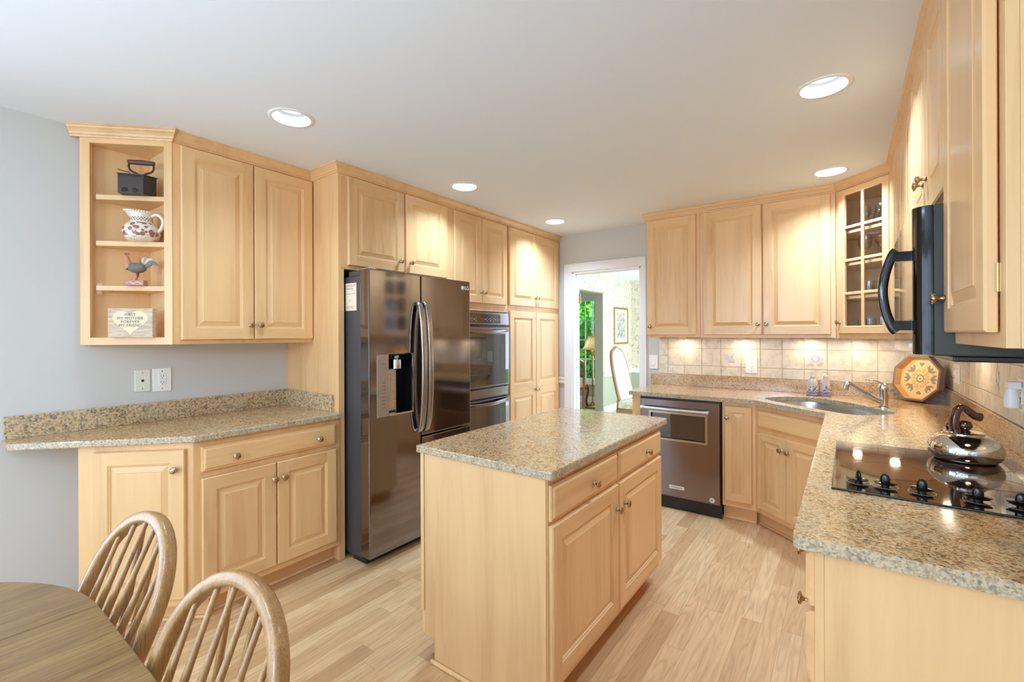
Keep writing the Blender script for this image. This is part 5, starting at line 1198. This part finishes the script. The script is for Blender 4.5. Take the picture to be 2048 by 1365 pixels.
for (x, y, z), l in zip(PUCK, PN):
    r = thing('puck_light', l, 'cabinet light', (x, y, z)); m = MB(); m.lathe([(0.034, -0.0004), (0.034, -0.012), (0.028, -0.014)], seg=20, cap=False); m.obj('housing', M['white'], r)
    m = MB(); m.lathe([(0, -0.0125), (0.028, -0.0125)], seg=20, cap=False); m.obj('lens', M['puck'], r)
    lamp('puck_bulb', 'AREA', (x, y, z - 0.016), PUCK_POWER, 0.05, (1.0, 0.83, 0.60))
lamp('cooktop_bulb', 'AREA', (0.36, 2.08, 1.29), PUCK_POWER * 1.3, 0.08, (1.0, 0.83, 0.60))

# ------------------------------------------------------------------ breakfast table and bow-back chairs
def table():
    r = thing('dining_table', 'round-ended weathered oak dining table in the lower left corner', 'table', (-1.12, -0.24, 0))
    R0 = 0.53; cl, cr = -0.30, 0.30; TZ = 0.75
    L = [(cl + R0 * cos(RAD(a)), R0 * sin(RAD(a))) for a in range(90, 271, 6)]; Rr = [(cr + R0 * cos(RAD(a)), R0 * sin(RAD(a))) for a in range(-90, 91, 6)]
    def pc(nm, pts, mt):
        m = MB(); m.prism(pts, TZ - 0.022, TZ); m.obj(nm, mt, r, bev=0.003)
    g = 0.0008
    pc('table_leaf', [(x - g if abs(x - cl) < 1e-6 else x, y) for x, y in L], M['oak_table'])
    pc('table_leaf', [(cl + g, -R0), (cr - g, -R0), (cr - g, R0), (cl + g, R0)], M['oak_table']); pc('table_leaf', Rr, M['oak_table'])
    def oc(R): return [(cl + R * cos(RAD(a)), R * sin(RAD(a))) for a in range(90, 271, 6)] + [(cr + R * cos(RAD(a)), R * sin(RAD(a))) for a in range(-90, 91, 6)]
    m = MB(); m.prism(oc(R0 - 0.006), TZ - 0.038, TZ - 0.0225); m.obj('edge_moulding', M['oak_edge'], r, bev=0.004)
    m = MB(); m.prism(oc(R0 - 0.10), TZ - 0.10, TZ - 0.0385); m.obj('apron', M['oak_edge'], r)
    m = MB(); m.lathe([(0.05, 0.12), (0.10, 0.14), (0.11, 0.22), (0.06, 0.30), (0.055, 0.40), (0.09, 0.50), (0.07, 0.60), (0.12, 0.65)], seg=24); m.obj('pedestal', M['oak_edge'], r)
    for k in range(4):
        a = pi / 4 + k * HP; d = Vector((cos(a), sin(a), 0)); m = MB(); m.tube([d * 0.05 + Vector((0, 0, 0.2)), d * 0.22 + Vector((0, 0, 0.12)), d * 0.42 + Vector((0, 0, 0.03))], [0.045, 0.035, 0.028], 10); m.obj('foot', M['oak_edge'], r)
table()
def bow_chair(label, x, y, th):
    W_, ZT, ZM, LEAN, WB = 0.184, 0.906, 0.742, 0.424, 0.156
    r = thing('bow_back_chair', label, 'chair', (x, y, 0), th); mt = M['oak_chair']
    SZ = 0.45
    def P(a, z, off=0): return Vector((a, LEAN * (z - SZ) + off, z))
    pts = []
    for i in range(10):
        z = 0.43 + (ZM - 0.43) * i / 10; w = WB + (W_ - WB) * sin((z - 0.43) / (ZM - 0.43) * HP); pts.append(P(-w, z))
    for i in range(25):
        a = pi * i / 24; pts.append(P(-W_ * cos(a), ZM + (ZT - ZM) * sin(a)))
    for p in list(reversed(pts[:10])): pts.append(Vector((-p.x, p.y, p.z)))
    nrm = Vector((0, 1, -LEAN)).normalized()
    m = MB(); m.tube(pts, 0.0155, 14, flat=(1.05, 0.95), upv=nrm); m.obj('bow', mt, r)
    # seat
    sp = [(-0.205, -0.37), (-0.215, -0.20), (-0.19, -0.03), (-0.12, 0.030), (-0.05, 0.040), (0.05, 0.040), (0.12, 0.030), (0.19, -0.03), (0.215, -0.20), (0.205, -0.37), (0.10, -0.405), (-0.10, -0.405)]
    m = MB(); m.prism([tuple(p) for p in catmull(sp, 5)], 0.408, 0.443); m.obj('seat', mt, r, bev=0.010)
    m = MB(); m.prism([(-0.035, 0.036), (0.035, 0.036), (0.025, 0.105), (-0.025, 0.105)], 0.410, 0.436); m.obj('brace_block', mt, r, bev=0.004)
    def top(a): return ZM + (ZT - ZM) * math.sqrt(max(0, 1 - (a / W_) ** 2)) - 0.010
    for k in range(6):
        f = (k - 2.5) / 2.5; at = f * 0.134; ab = f * 0.108; zt = top(at)
        A_ = Vector((ab, -0.008, 0.4435)); B_ = P(at, zt, -0.001)
        m = MB(); n = 12; m.tube([A_.lerp(B_, i / n) for i in range(n + 1)], [0.0062 + 0.0038 * sin(pi * min(1, (i / n) * 1.25)) ** 1.0 if i / n < 0.8 else 0.0062 + 0.0 for i in range(n + 1)], 10); m.obj('spindle', mt, r)
    for s in (-1, 1):
        at = s * 0.048; A_ = Vector((s * 0.014, 0.088, 0.436)); B_ = P(at, top(at) + 0.004, 0.004)
        m = MB(); m.tube([A_, A_.lerp(B_, 0.4), A_.lerp(B_, 0.8), B_], [0.007, 0.009, 0.007, 0.0055], 10); m.obj('brace_spindle', mt, r)
    for sx in (-1, 1):
        for (yy, lx, ly) in ((-0.33, 0.03, -0.04), (-0.04, 0.035, 0.07)):
            a = Vector((sx * 0.155, yy, 0.4078)); b = Vector((sx * (0.155 + lx + 0.01), yy + ly, 0.0)); m = MB()
            m.tube([a, a.lerp(b, .2), a.lerp(b, .35), a.lerp(b, .5), a.lerp(b, .7), a.lerp(b, .9), b], [0.013, 0.018, 0.022, 0.015, 0.021, 0.013, 0.012], 12); m.obj('leg', mt, r)
        m = MB(); m.tube([(sx * 0.176, -0.352, 0.18), (sx * 0.178, -0.165, 0.182), (sx * 0.180, 0.0, 0.18)], [0.008, 0.013, 0.008], 10); m.obj('stretcher', mt, r)
    m = MB(); m.tube([(-0.17, -0.165, 0.182), (0, -0.165, 0.182), (0.17, -0.165, 0.182)], [0.008, 0.013, 0.008], 10); m.obj('cross_stretcher', mt, r)
bow_chair('bow-back oak spindle chair at the far left end of the table', -1.443, 0.216, 0.084)
bow_chair('bow-back oak spindle chair on the right, nearest the island', -0.920, 0.217, 0.090)

# ------------------------------------------------------------------ things in the rooms beyond the doorway
def picture():
    r = thing('framed_print', 'thin gold-framed botanical print on the vine wallpaper beyond the doorway', 'picture', (FX, 8.18, 1.54), HP)
    w, h = 0.64, 0.68
    m = MB(); m.rings(-w / 2, w / 2, -h / 2, h / 2, [(0, -0.001), (0, -0.022), (0.012, -0.026), (0.030, -0.018), (0.030, -0.008)], 0, fill=False); m.obj('frame', M['gold'], r)
    m = MB(); m.box(-w / 2 + 0.030, w / 2 - 0.030, -0.008, -0.001, -h / 2 + 0.030, h / 2 - 0.030); m.obj('mat_board', M['matboard'], r)
    m = MB(); m.rings(-w / 2 + 0.14, w / 2 - 0.14, -h / 2 + 0.12, h / 2 - 0.10, [(0, -0.0082), (0, -0.010), (0.006, -0.010), (0.006, -0.0082)], 0, fill=False); m.obj('inner_border', M['greyline'], r)
    m = MB(); m.box(-w / 2 + 0.146, w / 2 - 0.146, -0.0090, -0.0082, -h / 2 + 0.126, h / 2 - 0.106); m.obj('print', M['print'], r)
M['matboard'] = plain('mat_board', (232, 222, 196), 0.8)
M['print'] = (lambda t: (t.set(col=t.ramp(t.noise(t.coord('Object'), 14, 5, 0.7).outputs[0], [(0.42, lin((130, 136, 132))), (0.55, lin((206, 204, 184)))]), rough=0.6), t.m)[1])(NT('botanical_print'))
picture()
def host_chair():
    r = thing('upholstered_chair', 'high-backed cream upholstered dining chair with brown wooden frame in the far room', 'chair', (-2.27, 5.98, 0), RAD(-5))
    # faces +x, back slants toward -x at the top
    def ps(w, z): return Vector((-0.17 + 0.0 - 0.16 * max(0, z - 0.5) / 0.7, w, z))
    out = [ps(-0.20, 0.50), ps(-0.21, 0.70), ps(-0.20, 0.95), ps(-0.15, 1.12), ps(-0.06, 1.175), ps(0, 1.20), ps(0.06, 1.175), ps(0.15, 1.12), ps(0.20, 0.95), ps(0.21, 0.70), ps(0.20, 0.50)]
    pc = catmull(out, 5, False); m = MB(); m.tube(pc, 0.020, 10); m.obj('back_frame', M['brownwood'], r)
    inn = [p for p in pc]; n = len(inn); m = MB(); m.add([(p.x + 0.022, p.y * 0.93, p.z - (0.01 if p.z > 0.6 else 0)) for p in inn] + [(p.x - 0.012, p.y * 0.93, p.z) for p in inn], [tuple(range(n)), tuple(reversed(range(n, 2 * n)))] + [(k, (k + 1) % n, n + (k + 1) % n, n + k) for k in range(n)]); m.obj('back_cushion', M['cream_fabric'], r)
    m = MB(); m.box(-0.17, 0.30, -0.24, 0.24, 0.39, 0.49); m.obj('seat', M['cream_fabric'], r, bev=0.02)
    m = MB(); m.box(-0.19, 0.31, -0.25, 0.25, 0.33, 0.389); m.obj('seat_rail', M['brownwood'], r, bev=0.01)
    for sx in (-1, 1):
        m = MB(); m.tube([(-0.17, sx * 0.21, 0.50), (-0.18, sx * 0.215, 0.30), (-0.24, sx * 0.22, 0.0)], [0.024, 0.022, 0.016], 10); m.obj('leg', M['brownwood'], r)
        m = MB(); m.tube([(0.28, sx * 0.21, 0.33), (0.30, sx * 0.22, 0.2), (0.28, sx * 0.21, 0.0)], [0.028, 0.018, 0.016], 10); m.obj('leg', M['brownwood'], r)
host_chair()
def armchair():
    r = thing('carved_side_chair', 'reddish carved wooden side chair in front of the far window', 'chair', (-4.11, 7.62, 0), RAD(200))
    mt = M['redwood']
    for s in (-1, 1):
        m = MB(); m.tube(catmull([(s * 0.19, 0.19, 0.88), (s * 0.20, 0.14, 0.68), (s * 0.19, 0.17, 0.44), (s * 0.20, 0.25, 0.0)], 5, False), 0.022, 8); m.obj('leg', mt, r)
        m = MB(); m.tube(catmull([(s * 0.20, -0.20, 0.42), (s * 0.22, -0.24, 0.30), (s * 0.19, -0.21, 0.12), (s * 0.21, -0.25, 0.0)], 5, False), 0.024, 8); m.obj('leg', mt, r)
    m = MB(); m.tube(catmull([(-0.20, 0.19, 0.86), (-0.10, 0.20, 0.92), (0, 0.20, 0.89), (0.10, 0.20, 0.92), (0.20, 0.19, 0.86)], 5, False), 0.022, 8); m.obj('crest_rail', M['brownwood'], r)
    m = MB(); m.tube([(-0.19, 0.15, 0.66), (0, 0.16, 0.60), (0.19, 0.15, 0.66)], 0.018, 8); m.obj('cross_rail', mt, r)
    m = MB(); m.tube([(0, 0.16, 0.45), (-0.02, 0.165, 0.62), (0.0, 0.19, 0.88)], [0.03, 0.045, 0.03], 8, flat=(1, 0.3), upv=(1, 0, 0)); m.obj('back_splat', M['brownwood'], r)
    m = MB(); m.box(-0.22, 0.22, -0.23, 0.20, 0.36, 0.405); m.obj('seat_rail', mt, r, bev=0.01); m = MB(); m.box(-0.21, 0.21, -0.22, 0.19, 0.4055, 0.46); m.obj('seat', M['gold_fabric'], r, bev=0.02)
M['gold_fabric'] = plain('gold_fabric', (206, 178, 120), 0.8)
armchair()
def floor_lamp():
    r = thing('floor_lamp', 'gilt floor lamp with a cream bell shade in front of the far window', 'lamp', (-3.86, 7.86, 0))
    m = MB(); m.lathe([(0.11, 0), (0.14, 0.012), (0.13, 0.03), (0.09, 0.04), (0.05, 0.075), (0.03, 0.085), (0.014, 0.12)], seg=24); m.obj('base', M['gold'], r)
    m = MB(); m.lathe([(0.012, 0.12), (0.012, 0.55), (0.020, 0.57), (0.012, 0.59), (0.011, 0.95), (0.030, 1.0), (0.034, 1.05), (0.014, 1.09), (0.01, 1.12)], seg=16); m.obj('pole', M['gold'], r)
    m = MB(); m.lathe([(0.215, 1.095), (0.170, 1.13), (0.125, 1.20), (0.095, 1.29), (0.085, 1.355)], seg=28, cap=False); o = m.obj('lamp_shade', M['shade'], r); md = o.modifiers.new('wall', 'SOLIDIFY'); md.thickness = 0.003
    m = MB(); m.lathe([(0.004, 1.355), (0.012, 1.37), (0.014, 1.385), (0.0, 1.405)], seg=12); m.obj('finial', M['gold'], r)
    m = MB(); m.sphere((0, 0, 1.22), 0.03, 14, 10); m.obj('bulb', M['lens'], r)
    lamp('shade_bulb', 'POINT', (-3.86, 7.86, 1.165), 9, 0.03, (1, 0.95, 0.85))
floor_lamp()
def tree(label, x, y, z0, hgt, rad, n, seed, rt_=0.15):
    rnd = random.Random(seed); r = thing('leafy_tree', label, 'tree', (x, y, z0), 0, 'trees outside the far window')
    m = MB(); m.tube([(0, 0, 0), (0.05, 0, hgt * 0.5), (0, 0.05, hgt * 0.9)], [rt_, rt_ * 0.8, rt_ * 0.4], 12); m.obj('trunk', M['bark'], r)
    m = MB()
    for _ in range(n):
        u = rnd.random() ** 0.4; a = rnd.random() * 2 * pi; c = rnd.uniform(-1, 1); s = math.sqrt(1 - c * c)
        p = Vector((rad * u * s * cos(a), rad * u * s * sin(a), hgt * 0.55 + hgt * 0.55 * u * c)); q = 0.06 + rnd.random() * 0.10
        t1 = Vector((rnd.gauss(0, 1), rnd.gauss(0, 1), rnd.gauss(0, 1))).normalized(); t2 = t1.cross(Vector((rnd.gauss(0, 1), rnd.gauss(0, 1), rnd.gauss(0, 1)))).normalized()
        m.add([p - t1 * q, p - t2 * q * .5, p + t1 * q, p + t2 * q * .5], [(0, 1, 2, 3)])
    m.obj('foliage', M['leaves'], r)
tree('leafy green tree just outside the far window, its trunk in the upper panes', -6.7, 12.9, -0.25, 4.4, 1.5, 7000, 1)
tree('low bright shrub-like tree close outside the far window', -5.0, 10.6, -0.25, 2.1, 0.75, 3500, 3, 0.05)
tree('tall leafy tree furthest outside the far window', -8.6, 17.0, -0.25, 6.0, 2.5, 9000, 4)

# ------------------------------------------------------------------ groups of repeats
GROUPS = dict(base_cabinet='maple base cabinets', wall_cabinet='maple wall cabinets', recessed_light='recessed lights in the kitchen ceiling', puck_light='puck lights under the wall cabinets',
              bow_back_chair='bow-back chairs at the table', electrical_outlet='electrical outlets on the kitchen walls', light_switch='switches on the kitchen walls', soap_dispenser='soap bottles behind the sink',
              granite_counter='granite counters along the walls', tile_backsplash='tile backsplashes', crown_moulding='maple crown mouldings', stemmed_glass='stemmed glasses in the corner cabinet', glass_pitcher='glass pitchers in the corner cabinet')
for o in bpy.data.objects:
    if o.parent is None and 'label' in o and 'group' not in o:
        g = GROUPS.get(o.name.split('.')[0])
        if g: o['group'] = g
